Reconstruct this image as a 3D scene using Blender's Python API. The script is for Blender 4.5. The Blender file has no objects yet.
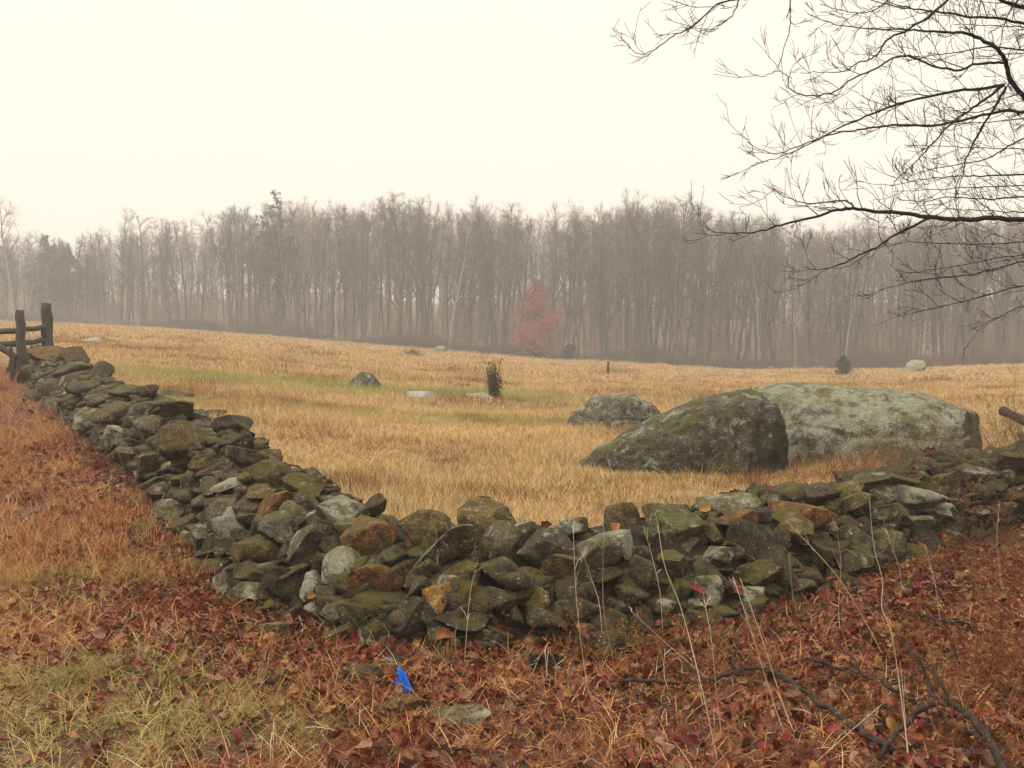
import bpy, bmesh, math, random
import numpy as np
from mathutils import Vector, Matrix

R = np.random.default_rng(7)
random.seed(7)
SC = bpy.context.scene
COL = SC.collection
F = 1000.0                      # focal length in pixels of a 1024 x 768 frame
EYE = np.array([0.0, 0.0, 1.65])
PITCH = math.atan(54 / F)       # horizon at y = 330
FWD = np.array([0, math.cos(PITCH), -math.sin(PITCH)])
UPV = np.array([0, math.sin(PITCH), math.cos(PITCH)])
RGT = np.array([1.0, 0, 0])


def ray(px, py):
    d = FWD + RGT * ((px - 512) / F) + UPV * (-(py - 384) / F)
    return d


def at_y(px, py, Y):
    d = ray(px, py)
    return EYE + d * (Y / d[1])


# ------------------------------------------------------------------ helpers
def mesh_np(name, V, faces, mat=None, smooth=True, attrs=None):
    """faces: list of arrays (n,k)"""
    me = bpy.data.meshes.new(name)
    V = np.asarray(V, dtype=np.float32)
    me.vertices.add(len(V))
    me.vertices.foreach_set('co', V.ravel())
    loops = np.concatenate([np.asarray(f, dtype=np.int32).ravel() for f in faces])
    sizes = np.concatenate([np.full(len(f), np.asarray(f).shape[1], dtype=np.int32) for f in faces])
    starts = np.concatenate([[0], np.cumsum(sizes)[:-1]]).astype(np.int32)
    me.loops.add(len(loops))
    me.loops.foreach_set('vertex_index', loops)
    me.polygons.add(len(sizes))
    me.polygons.foreach_set('loop_start', starts)
    me.polygons.foreach_set('loop_total', sizes)
    me.polygons.foreach_set('use_smooth', np.full(len(sizes), smooth, dtype=bool))
    me.update(calc_edges=True)
    me.validate()
    if attrs:
        for k, a in attrs.items():
            a = np.asarray(a, dtype=np.float32)
            at = me.attributes.new(k, 'FLOAT', 'POINT')
            at.data.foreach_set('value', a)
    if mat:
        me.materials.append(mat)
    return me


def obj(name, me, parent=None, loc=None, link=True):
    o = bpy.data.objects.new(name, me)
    if link:
        COL.objects.link(o)
    if parent is not None:
        o.parent = parent
    if loc is not None:
        o.location = loc
    return o


def tag(o, label=None, cat=None, group=None, kind=None):
    if label: o['label'] = label
    if cat: o['category'] = cat
    if group: o['group'] = group
    if kind: o['kind'] = kind
    return o


class Acc:
    """collects pieces of geometry that become one mesh"""
    def __init__(s):
        s.V, s.Q, s.T, s.A, s.n = [], [], [], [], 0

    def add(s, V, Q=None, T=None, a=0.5):
        V = np.asarray(V, dtype=np.float32)
        s.V.append(V)
        if Q is not None and len(Q): s.Q.append(np.asarray(Q, dtype=np.int32) + s.n)
        if T is not None and len(T): s.T.append(np.asarray(T, dtype=np.int32) + s.n)
        s.A.append(np.full(len(V), a, dtype=np.float32) if np.isscalar(a) else np.asarray(a, dtype=np.float32))
        s.n += len(V)

    def tube(s, P, rad, sides=5, a=0.5, cap=True):
        P = np.asarray(P, dtype=float)
        n = len(P)
        rad = np.broadcast_to(np.asarray(rad, dtype=float), (n,))
        T = np.gradient(P, axis=0)
        T /= np.linalg.norm(T, axis=1)[:, None] + 1e-9
        ref = np.array([0, 0, 1.0]) if abs(T[:, 2]).mean() < 0.75 else np.array([1.0, 0, 0])
        A = np.cross(T, ref); A /= np.linalg.norm(A, axis=1)[:, None] + 1e-9
        B = np.cross(T, A)
        th = np.arange(sides) / sides * 2 * math.pi
        V = P[:, None, :] + rad[:, None, None] * (np.cos(th)[None, :, None] * A[:, None, :] + np.sin(th)[None, :, None] * B[:, None, :])
        V = V.reshape(-1, 3)
        i = np.arange(n - 1)[:, None] * sides
        j = np.arange(sides)[None, :]
        k = (j + 1) % sides
        Q = np.stack([i + j, i + k, i + sides + k, i + sides + j], -1).reshape(-1, 4)
        Tt = []
        if cap:
            V = np.vstack([V, P[-1:], P[:1]])
            e = (n - 1) * sides
            Tt = [[e + q, e + (q + 1) % sides, n * sides] for q in range(sides)]
            Tt += [[(q + 1) % sides, q, n * sides + 1] for q in range(sides)]
        s.add(V, Q, Tt, a)

    def build(s, name, mat, smooth=True):
        f = []
        if s.Q: f.append(np.vstack(s.Q))
        if s.T: f.append(np.vstack(s.T))
        return mesh_np(name, np.vstack(s.V), f, mat, smooth, {'tint': np.concatenate(s.A)})


# ------------------------------------------------------------------ node helpers
class NT:
    def __init__(s, name):
        s.m = bpy.data.materials.new(name)
        s.m.use_nodes = True
        s.t = s.m.node_tree
        s.t.nodes.clear()
        s.out = s.t.nodes.new('ShaderNodeOutputMaterial')
        s.b = s.t.nodes.new('ShaderNodeBsdfPrincipled')
        s.t.links.new(s.b.outputs[0], s.out.inputs[0])
        s.b.inputs['Specular IOR Level'].default_value = 0.25
        s.b.inputs['Roughness'].default_value = 0.85

    def n(s, t, **kw):
        x = s.t.nodes.new(t)
        for k, v in kw.items():
            setattr(x, k, v)
        return x

    def put(s, sock, v):
        if hasattr(v, 'is_output') or isinstance(v, bpy.types.NodeSocket):
            s.t.links.new(v, sock)
        else:
            if isinstance(v, (tuple, list)) and len(v) == 3 and sock.type == 'RGBA':
                v = (*v, 1)
            sock.default_value = v

    def noise(s, vec, scale, detail=4, rough=0.55, dist=0.0):
        x = s.n('ShaderNodeTexNoise')
        s.put(x.inputs['Vector'], vec)
        x.inputs['Scale'].default_value = scale
        x.inputs['Detail'].default_value = detail
        x.inputs['Roughness'].default_value = rough
        x.inputs['Distortion'].default_value = dist
        return x.outputs['Fac']

    def voro(s, vec, scale, feature='F1', out='Distance'):
        x = s.n('ShaderNodeTexVoronoi', feature=feature)
        s.put(x.inputs['Vector'], vec)
        x.inputs['Scale'].default_value = scale
        return x.outputs[out]

    def ramp(s, fac, stops, interp='LINEAR'):
        x = s.n('ShaderNodeValToRGB')
        s.put(x.inputs[0], fac)
        cr = x.color_ramp
        cr.interpolation = interp
        while len(cr.elements) < len(stops):
            cr.elements.new(0.5)
        for e, (p, c) in zip(cr.elements, stops):
            e.position = p
            if not isinstance(c, (tuple, list)): c = (c, c, c)
            e.color = (*c[:3], 1)
        return x.outputs[0]

    def mix(s, fac, a, b, blend='MIX'):
        x = s.n('ShaderNodeMix', data_type='RGBA', blend_type=blend)
        s.put(x.inputs[0], fac); s.put(x.inputs[6], a); s.put(x.inputs[7], b)
        return x.outputs[2]

    def math(s, op, a, b=0.0, c=None, clamp=False):
        x = s.n('ShaderNodeMath', operation=op, use_clamp=clamp)
        s.put(x.inputs[0], a); s.put(x.inputs[1], b)
        if c is not None: s.put(x.inputs[2], c)
        return x.outputs[0]

    def mr(s, v, a, b, c=0.0, d=1.0):
        x = s.n('ShaderNodeMapRange')
        s.put(x.inputs[0], v)
        for i, q in zip((1, 2, 3, 4), (a, b, c, d)): x.inputs[i].default_value = q
        return x.outputs[0]

    def vadd(s, a, b):
        x = s.n('ShaderNodeVectorMath', operation='ADD')
        s.put(x.inputs[0], a); s.put(x.inputs[1], b)
        return x.outputs[0]

    def vscale(s, a, k):
        x = s.n('ShaderNodeVectorMath', operation='MULTIPLY')
        s.put(x.inputs[0], a); s.put(x.inputs[1], k)
        return x.outputs[0]

    def pos(s):
        return s.n('ShaderNodeNewGeometry').outputs['Position']

    def attr(s, name):
        return s.n('ShaderNodeAttribute', attribute_name=name).outputs['Fac']

    def rnd(s):
        return s.n('ShaderNodeObjectInfo').outputs['Random']

    def ell(s, pos, c, r, soft=0.5, wob=0.35):
        """soft mask of a ground patch: ellipse round c with radii r, wobbly edge"""
        x = s.n('ShaderNodeVectorMath', operation='SUBTRACT'); s.put(x.inputs[0], pos); x.inputs[1].default_value = (c[0], c[1], 0)
        y = s.n('ShaderNodeVectorMath', operation='MULTIPLY'); s.put(y.inputs[0], x.outputs[0]); y.inputs[1].default_value = (1 / r[0], 1 / r[1], 0)
        l = s.n('ShaderNodeVectorMath', operation='LENGTH'); s.put(l.inputs[0], y.outputs[0])
        w = s.math('MULTIPLY_ADD', s.noise(pos, 2.2 / max(r), 3), wob * 2, -wob)
        return s.mr(s.math('ADD', l.outputs['Value'], w), 1 + soft * .5, 1 - soft * .5)

    def bump(s, h, strength=0.5, dist=0.02):
        x = s.n('ShaderNodeBump')
        x.inputs['Strength'].default_value = strength
        x.inputs['Distance'].default_value = dist
        s.put(x.inputs['Height'], h)
        s.t.links.new(x.outputs[0], s.b.inputs['Normal'])

    def done(s, col, rough=None):
        s.put(s.b.inputs['Base Color'], col)
        if rough is not None: s.put(s.b.inputs['Roughness'], rough)
        return s.m


# ------------------------------------------------------------------ terrain
TT = np.array([-400, 0, 60, 150, 250, 400, 550, 750, 900, 1024, 1400.])
DE = np.array([170, 160, 155, 148, 138, 128, 120, 112, 105, 100, 95.])
YE = np.array([323, 323.5, 325, 328.5, 335, 347, 359, 370, 369, 365, 362.])
HE = 1.65 + (330 - YE) / 1000 * DE
CV = np.array([1, 1, 1, .9, .7, .4, .15, 0, 0, 0, 0.])


def col_t(X, Y):
    return np.clip(512 + 1000 * X / np.maximum(Y, 1.0), -400, 1400)


def edge_d(X, Y):
    return np.interp(col_t(X, Y), TT, DE)


def gnoise(X, Y):
    return (np.sin(X * .83 + 1.3 * np.sin(Y * .41)) * np.sin(Y * .71 + 1.1 * np.sin(X * .37)) * .5
            + np.sin(X * 2.1 + Y * 1.3) * np.sin(Y * 2.7 - X * 1.1) * .25)


def ground_h(X, Y):
    X = np.asarray(X, dtype=float); Y = np.asarray(Y, dtype=float)
    t = col_t(X, Y)
    D = np.interp(t, TT, DE); H = np.interp(t, TT, HE); c = np.interp(t, TT, CV)
    u = np.clip((Y - 9) / (D - 9), 0, 1)
    p = (1 - c) * u + c * (1 - (1 - u) ** 2)
    h = H * p
    h = h + np.clip(Y - D - 10, 0, 110) * .10 * (1 + .35 * np.sin(X * .06) * np.sin(X * .023 + 1))
    amp = np.clip(Y / 30, .05, 1.0) * np.clip((D - Y) / 20, .15, 1)
    # low rolls, stronger further off
    h = h + amp * (.10 * gnoise(X * .35, Y * .3) + .03 * gnoise(X * 1.3, Y * 1.2))
    return h


# ------------------------------------------------------------------ the stone wall's heap
PF = np.array([(-13.2, 26.3), (-11.3, 23.2), (-8.0, 17.2), (-4.95, 12.2), (-3.1, 8.75), (-2.1, 6.7), (-1.62, 5.9), (-.98, 5.2), (-.35, 5.0), (.35, 5.12), (.95, 5.32),
               (1.45, 5.7), (2.45, 6.6), (3.3, 7.35), (4.25, 8.25), (7.0, 10.8), (11.5, 15.0)])
SEG = np.diff(PF, axis=0)
SLEN = np.linalg.norm(SEG, axis=1)
SCUM = np.concatenate([[0], np.cumsum(SLEN)])


def wall_sd(X, Y):
    """signed distance to the wall's front base line (positive = field side) and arc length"""
    X = np.asarray(X, float); Y = np.asarray(Y, float)
    P = np.stack([X, Y], -1)
    best = np.full(X.shape, 1e9); sd = np.zeros(X.shape); arc = np.zeros(X.shape)
    for i in range(len(SEG)):
        a = PF[i]; d = SEG[i] / SLEN[i]
        q = P - a
        t = q @ d
        if i == 0: tc = np.minimum(t, SLEN[i])
        elif i == len(SEG) - 1: tc = np.maximum(t, 0)
        else: tc = np.clip(t, 0, SLEN[i])
        e = q - tc[..., None] * d
        dist = np.linalg.norm(e, axis=-1)
        side = d[0] * q[..., 1] - d[1] * q[..., 0]
        m = dist < best - 1e-9
        best = np.where(m, dist, best)
        sd = np.where(m, np.where(side > 0, dist, -dist), sd)
        arc = np.where(m, SCUM[i] + tc, arc)
    return sd, arc


PS = np.array([-.05, 0, .12, .32, .55, .85, 1.05, 1.25])
PH = np.array([-.1, .0, .24, .47, .62, .62, .40, -.05])


def heap_h(X, Y):
    sd, arc = wall_sd(X, Y)
    k = np.interp(arc, [0, 10, 18, 22, 24, 26, 28, 31, 40], [1.12, 1.08, 1.08, .97, .80, .80, .84, .88, .9])
    h = np.interp(sd, PS, PH, left=-9, right=-9) * k
    h = h * (1 + .07 * np.sin(arc * 2.3) + .05 * np.sin(arc * 5.1 + 1))
    h = np.where((arc > SCUM[-1] - .01) | (arc < .01), -9, h)
    return h + ground_h(X, Y)


def hit(px, py, tmax=60, heap=True):
    """where the line of sight of a measured pixel meets the ground or the wall"""
    d = ray(px, py)
    t = np.arange(2.0, tmax, .01)
    P = EYE + d * t[:, None]
    z = ground_h(P[:, 0], P[:, 1])
    if heap: z = np.maximum(z, heap_h(P[:, 0], P[:, 1]))
    i = np.argmax(P[:, 2] < z)
    return P[i] if (P[:, 2] < z).any() else P[-1]


# ------------------------------------------------------------------ materials
def mat_ground():
    s = NT('earth')
    p = s.pos()
    n1 = s.noise(p, .35, 5, .6); n2 = s.noise(p, 6, 5, .65); n3 = s.noise(p, 28, 4, .7)
    field = s.ramp(n1, [(.3, (.17, .092, .027)), (.45, (.26, .155, .05)), (.6, (.34, .215, .075)), (.75, (.24, .125, .04))])
    field = s.mix(.55, field, s.ramp(n3, [(.3, (.10, .055, .018)), (.6, (.36, .23, .085))]))
    green = s.ell(p, (-5.5, 27.5), (7.5, 2.6), .8)
    field = s.mix(s.math('MULTIPLY', green, .7), field, (.15, .17, .035))
    path = s.ramp(n2, [(.35, (.022, .011, .008)), (.5, (.05, .021, .013)), (.65, (.095, .042, .022))])
    path = s.mix(s.math('MULTIPLY', s.ramp(n3, [(.45, 0), (.7, 1)]), .5), path, (.19, .11, .05))
    wood = s.ramp(n1, [(.3, (.17, .10, .06)), (.7, (.36, .225, .14))])
    m = s.attr('zone')
    c = s.mix(s.mr(m, 0, 1), path, field)
    c = s.mix(s.mr(m, 1, 2), c, wood)
    s.bump(s.math('ADD', n2, s.math('MULTIPLY', n3, .6)), .8, .05)
    return s.done(c, .95)


def mat_grass(name, stops, patch=None, var=0.5, patchcol=(.2, .2, .05), scale=.3, patch2=None):
    """dry blades: colour runs over the ground in patches and from blade to blade"""
    s = NT(name)
    p = s.pos()
    f = s.noise(p, scale, 4, .6)
    f2 = s.noise(p, scale * 9, 2, .5)
    v = s.math('ADD', s.math('MULTIPLY_ADD', f2, .45, -.225), s.math('MULTIPLY_ADD', s.attr('tint'), var, -var / 2))
    v = s.math('ADD', v, s.math('MULTIPLY_ADD', s.rnd(), .3, -.15))
    v = s.math('ADD', s.mr(f, .3, .7), v)
    c = s.ramp(v, stops)
    for pt in (patch or []):
        k = s.math('MULTIPLY', s.ell(p, pt[0], pt[1], .9), s.mr(s.attr('tint'), 0, 1, pt[2] * .45, pt[2]))
        c = s.mix(k, c, patchcol)
    s.put(s.b.inputs['Specular IOR Level'], .08)
    t = s.n('ShaderNodeBsdfTranslucent')
    s.put(t.inputs[0], c)
    mx = s.n('ShaderNodeMixShader'); mx.inputs[0].default_value = .3
    s.t.links.new(s.b.outputs[0], mx.inputs[1]); s.t.links.new(t.outputs[0], mx.inputs[2])
    s.t.links.new(mx.outputs[0], s.out.inputs[0])
    return s.done(c, .75)


def mat_leaf():
    s = NT('dead_leaf')
    v = s.rnd()
    c = s.ramp(v, [(.0, (.030, .010, .008)), (.12, (.085, .015, .013)), (.26, (.165, .026, .019)), (.40, (.075, .029, .017)), (.52, (.20, .050, .018)), (.62, (.13, .060, .033)), (.72, (.27, .095, .026)),
                       (.80, (.21, .125, .075)), (.87, (.185, .017, .016)), (.94, (.12, .055, .026)), (1, (.31, .16, .045))])
    p = s.pos()
    c = s.mix(s.mr(s.noise(p, 60, 3), .4, .75, 0, .45), c, (.05, .022, .014))
    s.put(s.b.inputs['Specular IOR Level'], .16)
    t = s.n('ShaderNodeBsdfTranslucent'); s.put(t.inputs[0], c)
    mx = s.n('ShaderNodeMixShader'); mx.inputs[0].default_value = .15
    s.t.links.new(s.b.outputs[0], mx.inputs[1]); s.t.links.new(t.outputs[0], mx.inputs[2])
    s.t.links.new(mx.outputs[0], s.out.inputs[0])
    return s.done(c, .34)


def mat_stone(name, fill=False, big=False):
    s = NT(name)
    s.b.inputs['Specular IOR Level'].default_value = .14
    oi = s.n('ShaderNodeObjectInfo')
    p0 = s.pos()
    rn = s.attr('tint') if fill else oi.outputs['Random']
    off = s.n('ShaderNodeCombineXYZ')
    s.put(off.inputs[0], s.math('MULTIPLY', rn, 57.0)); s.put(off.inputs[1], s.math('MULTIPLY', rn, 31.0)); s.put(off.inputs[2], s.math('MULTIPLY', rn, 83.0))
    p = s.vadd(p0, off.outputs[0])
    k = .62 if big else 1.0
    n1 = s.noise(p, 5 * k, 5, .6); n2 = s.noise(p, 16 * k, 6, .68); n3 = s.noise(p, 55 * k, 5, .7)
    if fill:
        base = s.ramp(s.math('FRACT', s.math('MULTIPLY', rn, 7.31)), [(0, (.040, .033, .020)), (.3, (.060, .050, .029)), (.5, (.055, .036, .017)), (.7, (.09, .08, .053)), (.85, (.058, .052, .022)), (1, (.075, .042, .02))])
    else:
        base = oi.outputs['Color']
    c = s.mix(.75, base, s.ramp(n2, [(.36, .18), (.47, .75), (.56, 1.3), (.66, 2.2)]), 'MULTIPLY')
    n4 = s.noise(p, 95 * k, 3, .75)
    c = s.mix(.8, c, s.ramp(n4, [(.34, .35), (.5, 1.0), (.64, 1.9)]), 'MULTIPLY')
    c = s.mix(s.mr(n1, .50, .64, 0, .6), c, (.075, .045, .020))                     # brown stain
    # grey green crust lichen in blotches
    vs = s.voro(s.vadd(p, s.vscale(s.n('ShaderNodeTexNoise').outputs['Color'], (.0, .0, .0))), 9 * k)
    geo = s.n('ShaderNodeNewGeometry')
    sep = s.n('ShaderNodeSeparateXYZ'); s.put(sep.inputs[0], geo.outputs['Normal'])
    nz = sep.outputs[2]
    am = oi.outputs['Alpha'] if not fill else s.math('MULTIPLY', s.math('FRACT', s.math('MULTIPLY', rn, 3.77)), .7)   # how lichen-grown the stone is
    lim = s.math('ADD', s.math('MULTIPLY_ADD', am, .5, -.34), s.math('MULTIPLY', nz, .07 if not big else .10))
    blot = s.mr(s.math('ADD', s.math('ADD', s.noise(p, 7 * k, 7, .72, .6), lim), s.math('MULTIPLY_ADD', vs, -.16, .05)), .525, .565)
    licol = s.mix(s.noise(p, 22 * k, 3), (.19, .19, .13), (.42, .41, .30))
    c = s.mix(s.math('MULTIPLY', blot, s.mr(n4, .36, .56, .35, .95)), c, licol)
    # pale dots
    dots = s.mr(s.math('ADD', s.voro(p, 34 * k), s.math('MULTIPLY_ADD', n1, -.5, .25)), .20, .12)
    c = s.mix(s.math('MULTIPLY', dots, s.mr(n2, .42, .6, 0, .75)), c, (.40, .42, .34))
    # moss on shoulders and tops
    moss = s.mr(s.math('ADD', s.noise(p, 6 * k, 6, .7), s.math('MULTIPLY', nz, .13)), .58, .70)
    c = s.mix(s.math('MULTIPLY', moss, .75), c, s.mix(n3, (.050, .046, .008), (.13, .112, .020)))
    if big:   # dark moss, plus shade painted into faces turned right or downward
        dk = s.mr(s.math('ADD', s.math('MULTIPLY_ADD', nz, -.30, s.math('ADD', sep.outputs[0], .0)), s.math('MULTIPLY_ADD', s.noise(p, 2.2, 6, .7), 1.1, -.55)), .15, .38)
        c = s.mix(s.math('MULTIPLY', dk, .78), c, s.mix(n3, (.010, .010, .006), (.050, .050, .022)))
    # black specks and cracks
    c = s.mix(s.mr(n3, .58, .72, 0, .75), c, (.018, .017, .014))
    h = s.math('ADD', s.math('MULTIPLY', n2, 1.0), s.math('ADD', s.math('MULTIPLY', n3, .6), s.math('MULTIPLY', blot, .12)))
    s.bump(h, 1.0, .045 if not big else .09)
    return s.done(c, s.mr(n2, .3, .7, .6, .95))


def mat_simple(name, a, b, scale=8, rough=.9, bump=.3, attr=False, rnd=False, stretch=None, dist=.01):
    s = NT(name)
    s.b.inputs['Specular IOR Level'].default_value = .12
    tc = s.n('ShaderNodeTexCoord').outputs['Object'] if stretch else s.pos()
    if stretch: tc = s.vscale(tc, stretch)
    n = s.noise(tc, scale, 5, .65)
    f = s.mr(n, .3, .7)
    if attr: f = s.math('ADD', s.math('MULTIPLY', f, .5), s.math('MULTIPLY', s.attr('tint'), .5))
    c = s.mix(f, a, b)
    if rnd: c = s.mix(s.math('MULTIPLY', s.rnd(), .6), c, s.mix(.5, a, b))
    if bump: s.bump(n, bump, dist)
    return s.done(c, rough)


M = {}
M['ground'] = mat_ground()
M['straw'] = mat_grass('straw', [(0, (.15, .068, .030)), (.2, (.29, .155, .060)), (.42, (.44, .29, .12)), (.62, (.57, .415, .19)), (.85, (.68, .56, .32)), (1, (.33, .18, .075))],
                       patch=[((-5.5, 27.5), (7.5, 2.6), .85), ((-1.5, 19.5), (4.5, 1.1), .35), ((2.5, 30), (6, 1.6), .4), ((-9, 20), (3, 1.2), .5)], patchcol=(.25, .28, .075), scale=.22, var=.95)
M['path_grass'] = mat_grass('path_grass', [(0, (.055, .014, .010)), (.2, (.18, .038, .020)), (.40, (.33, .092, .030)), (.58, (.44, .19, .060)), (.76, (.62, .44, .19)), (1, (.27, .075, .030))],
                            patch=[((-1.8, 4.6), (.70, .42), .95), ((-1.9, 3.85), (.65, .36), .95), ((-1.2, 4.05), (.55, .26), .85), ((-2.7, 6.3), (.6, .5), .5)], patchcol=(.37, .33, .115), scale=.8, var=.9)
M['meadow_weed'] = mat_grass('meadow_weed', [(0, (.12, .045, .022)), (.5, (.27, .115, .038)), (1, (.42, .22, .07))], scale=.5)
M['olive_grass'] = mat_grass('olive_grass', [(0, (.10, .10, .03)), (.5, (.19, .17, .055)), (1, (.33, .27, .12))], scale=1.0)
M['rust_brush'] = mat_grass('rust_brush', [(0, (.06, .022, .014)), (.3, (.14, .048, .021)), (.55, (.26, .105, .032)), (.8, (.36, .19, .065)), (1, (.17, .07, .03))], scale=.9, var=.8)
M['pale_stem'] = mat_grass('pale_stem', [(0, (.30, .21, .12)), (.5, (.50, .40, .27)), (1, (.62, .54, .42))], scale=2)
M['leaf'] = mat_leaf()
M['stone'] = mat_stone('field_stone')
M['stone_fill'] = mat_stone('field_stone_small', fill=True)
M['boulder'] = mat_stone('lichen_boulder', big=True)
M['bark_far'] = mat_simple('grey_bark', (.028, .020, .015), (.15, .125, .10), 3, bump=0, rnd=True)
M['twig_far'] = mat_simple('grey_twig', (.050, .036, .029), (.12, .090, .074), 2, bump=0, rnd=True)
M['wood_far'] = mat_simple('haze_paled_wood', (.095, .070, .052), (.20, .155, .118), 2, bump=0, rnd=True)  # far trees coloured paler than the edge rows, haze painted into the bark
M['bark_pale'] = mat_simple('pale_bark', (.17, .155, .135), (.28, .26, .23), 3, bump=0)
M['bark_near'] = mat_simple('wet_bark', (.014, .011, .012), (.036, .028, .027), 12, .75, .5)
M['branch_dead'] = mat_simple('rotting_branch', (.010, .007, .005), (.055, .040, .028), 26, .8, .8)
M['post'] = mat_simple('weathered_wood', (.030, .024, .018), (.085, .075, .055), 6, .9, .6, stretch=(6, 6, .8))
M['needle'] = mat_simple('dark_needles', (.034, .042, .026), (.075, .080, .048), 3, .8, 0, attr=True)
M['juniper'] = mat_simple('juniper_green', (.040, .038, .014), (.13, .10, .038), 6, .8, 0, attr=True)
M['yew'] = mat_simple('mossy_needles', (.040, .050, .014), (.10, .105, .032), 3, .8, 0, attr=True)
M['red_leaf'] = mat_simple('red_oak_leaves', (.20, .060, .032), (.36, .135, .075), 2, .8, 0, attr=True)
M['undergrowth'] = mat_simple('mauve_brush', (.15, .088, .060), (.30, .19, .13), 1.5, .9, 0, rnd=True)
M['brown_shrub'] = mat_simple('brown_weeds', (.07, .045, .025), (.16, .10, .055), 3, .9, 0, attr=True)
M['blue'] = mat_simple('blue_plastic', (.006, .10, .50), (.012, .17, .72), 20, .35, .2)
M['quartz'] = mat_simple('pale_rock', (.13, .125, .10), (.27, .255, .21), 6, .85, .5)

# ------------------------------------------------------------------ ground sheet
def spread(a, b, fine, n, k):
    u = np.linspace(-1, 1, n)
    s = np.sinh(u * k) / np.sinh(k)
    return np.where(s < 0, -a * -s * -1, s * b) if False else np.where(s < 0, s * a, s * b)


gx = spread(700, 700, 0, 381, 7.2)
gy = spread(300, 800, 0, 421, 7.2) + 3.0
GX, GY = np.meshgrid(gx, gy)
GZ = ground_h(GX, GY)
GV = np.stack([GX, GY, GZ], -1).reshape(-1, 3)
nx, ny = len(gx), len(gy)
ii = (np.arange(ny - 1)[:, None] * nx + np.arange(nx - 1)[None, :]).ravel()
GQ = np.stack([ii, ii + 1, ii + nx + 1, ii + nx], -1)
sdg, _ = wall_sd(GX, GY)
zone = np.clip((sdg - .2) / .5, 0, 1)
zone = zone + np.clip((GY - edge_d(GX, GY) + 3) / 6, 0, 1) * (zone > .5)
g = obj('ground', mesh_np('ground', GV, [GQ], M['ground'], True, {'zone': zone.ravel()}))
tag(g, 'golden dry meadow and leaf strewn path floor', None, None, 'structure')

# ------------------------------------------------------------------ rocks
def ico(sub):
    bm = bmesh.new()
    bmesh.ops.create_icosphere(bm, subdivisions=sub, radius=1)
    V = np.array([v.co[:] for v in bm.verts]); T = np.array([[v.index for v in f.verts] for f in bm.faces])
    bm.free()
    return V, T


ICO = {k: ico(k) for k in (2, 3, 4, 5)}


def turb(P, rng, f, n=7):
    out = np.zeros(len(P))
    for _ in range(n):
        k = rng.normal(size=3); k /= np.linalg.norm(k)
        out += np.sin(P @ k * f * rng.uniform(.7, 1.5) + rng.uniform(0, 6.3) + 1.2 * np.sin(P @ rng.normal(size=3) * f * .5))
    return out / n


def rock(rng, sub=4, planes=12, rough=.014, square=2.6, keep=.02):
    """a broken field stone: a block split along PLANES flat faces, edges a little worn"""
    V, T = ICO[sub]
    V = V.copy()
    q = (np.abs(V) ** square).sum(1) ** (1 / square)
    V = V / q[:, None]
    V = V * (1 + .05 * turb(V, rng, 2.2))[:, None]
    for i in range(planes):
        n = rng.normal(size=3); n /= np.linalg.norm(n)
        d = rng.uniform(.40, .80)
        m = V @ n - d
        V = V - np.where(m > 0, m, 0)[:, None] * n * (1 - keep)
    lo, hi = V.min(0), V.max(0)
    V = (V - (lo + hi) / 2) / ((hi - lo) / 2)
    r = np.linalg.norm(V, axis=1)
    U = V / r[:, None]
    r = r + rough * (1.6 * turb(V, rng, 4) + 1.5 * turb(V, rng, 9) + 1.2 * turb(V, rng, 20) + .8 * turb(V, rng, 40)) * (1 if sub > 2 else .5)
    V = U * r[:, None]
    lo, hi = V.min(0), V.max(0)
    return (V - (lo + hi) / 2) / ((hi - lo) / 2), T


ROCKS = [rock(R, 4, int(R.integers(9, 17)), R.uniform(.012, .022), R.uniform(2.2, 4)) for _ in range(24)]
ROCK_ME = [mesh_np(f'stone_{i}', V, [T], M['stone'], True) for i, (V, T) in enumerate(ROCKS)]
ROCKS3 = [rock(R, 3, int(R.integers(8, 14)), R.uniform(.012, .02), R.uniform(2.2, 4)) for _ in range(16)]
ROCKS2 = [rock(R, 2, int(R.integers(6, 10)), .014, 3) for _ in range(10)]

KIND = {  # base colour, lichen cover
    'g': ((.105, .090, .056), .64), 'b': ((.095, .068, .027), .26), 'r': ((.125, .060, .023), .24), 'p': ((.14, .13, .088), .92), 'd': ((.048, .039, .023), .34),
    'm': ((.072, .068, .026), .54), 'o': ((.30, .155, .052), .02)}


def rotm(yaw, pitch, roll):
    return (Matrix.Rotation(yaw, 3, 'Z') @ Matrix.Rotation(pitch, 3, 'X') @ Matrix.Rotation(roll, 3, 'Y'))


def place_stone(name, px, py, w, h, kind, tilt=0, parent=None, sink=.30, deep=1.0, ground=False, ridx=None):
    P = hit(px, py, heap=not ground)
    dist = np.linalg.norm((P - EYE))
    W = w * dist / F / 2 * 1.03; Hh = h * dist / F / 2 * 1.03
    D = max(min((W + Hh) / 2, W * 1.1) * deep, .05)
    d = ray(px, py); d = d / np.linalg.norm(d)
    c = P + d * D * sink
    o = obj(name, ROCK_ME[int(R.integers(len(ROCK_ME))) if ridx is None else ridx], parent)
    rot = rotm(R.uniform(-.3, .3), R.uniform(-.2, .2), -math.radians(tilt))
    flip = Matrix.Diagonal((random.choice((-1, 1)), random.choice((-1, 1)), random.choice((-1, 1))))
    m = rot @ Matrix.Diagonal((W, D, Hh)) @ flip
    o.matrix_world = Matrix.Translation(Vector(c)) @ m.to_4x4()
    b, l = KIND[kind]
    j = R.uniform(.82, 1.22)
    o.color = (b[0] * j, b[1] * j, b[2] * j * R.uniform(.9, 1.1), min(1, max(0, l + R.uniform(-.12, .12))))
    return o, P


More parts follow.
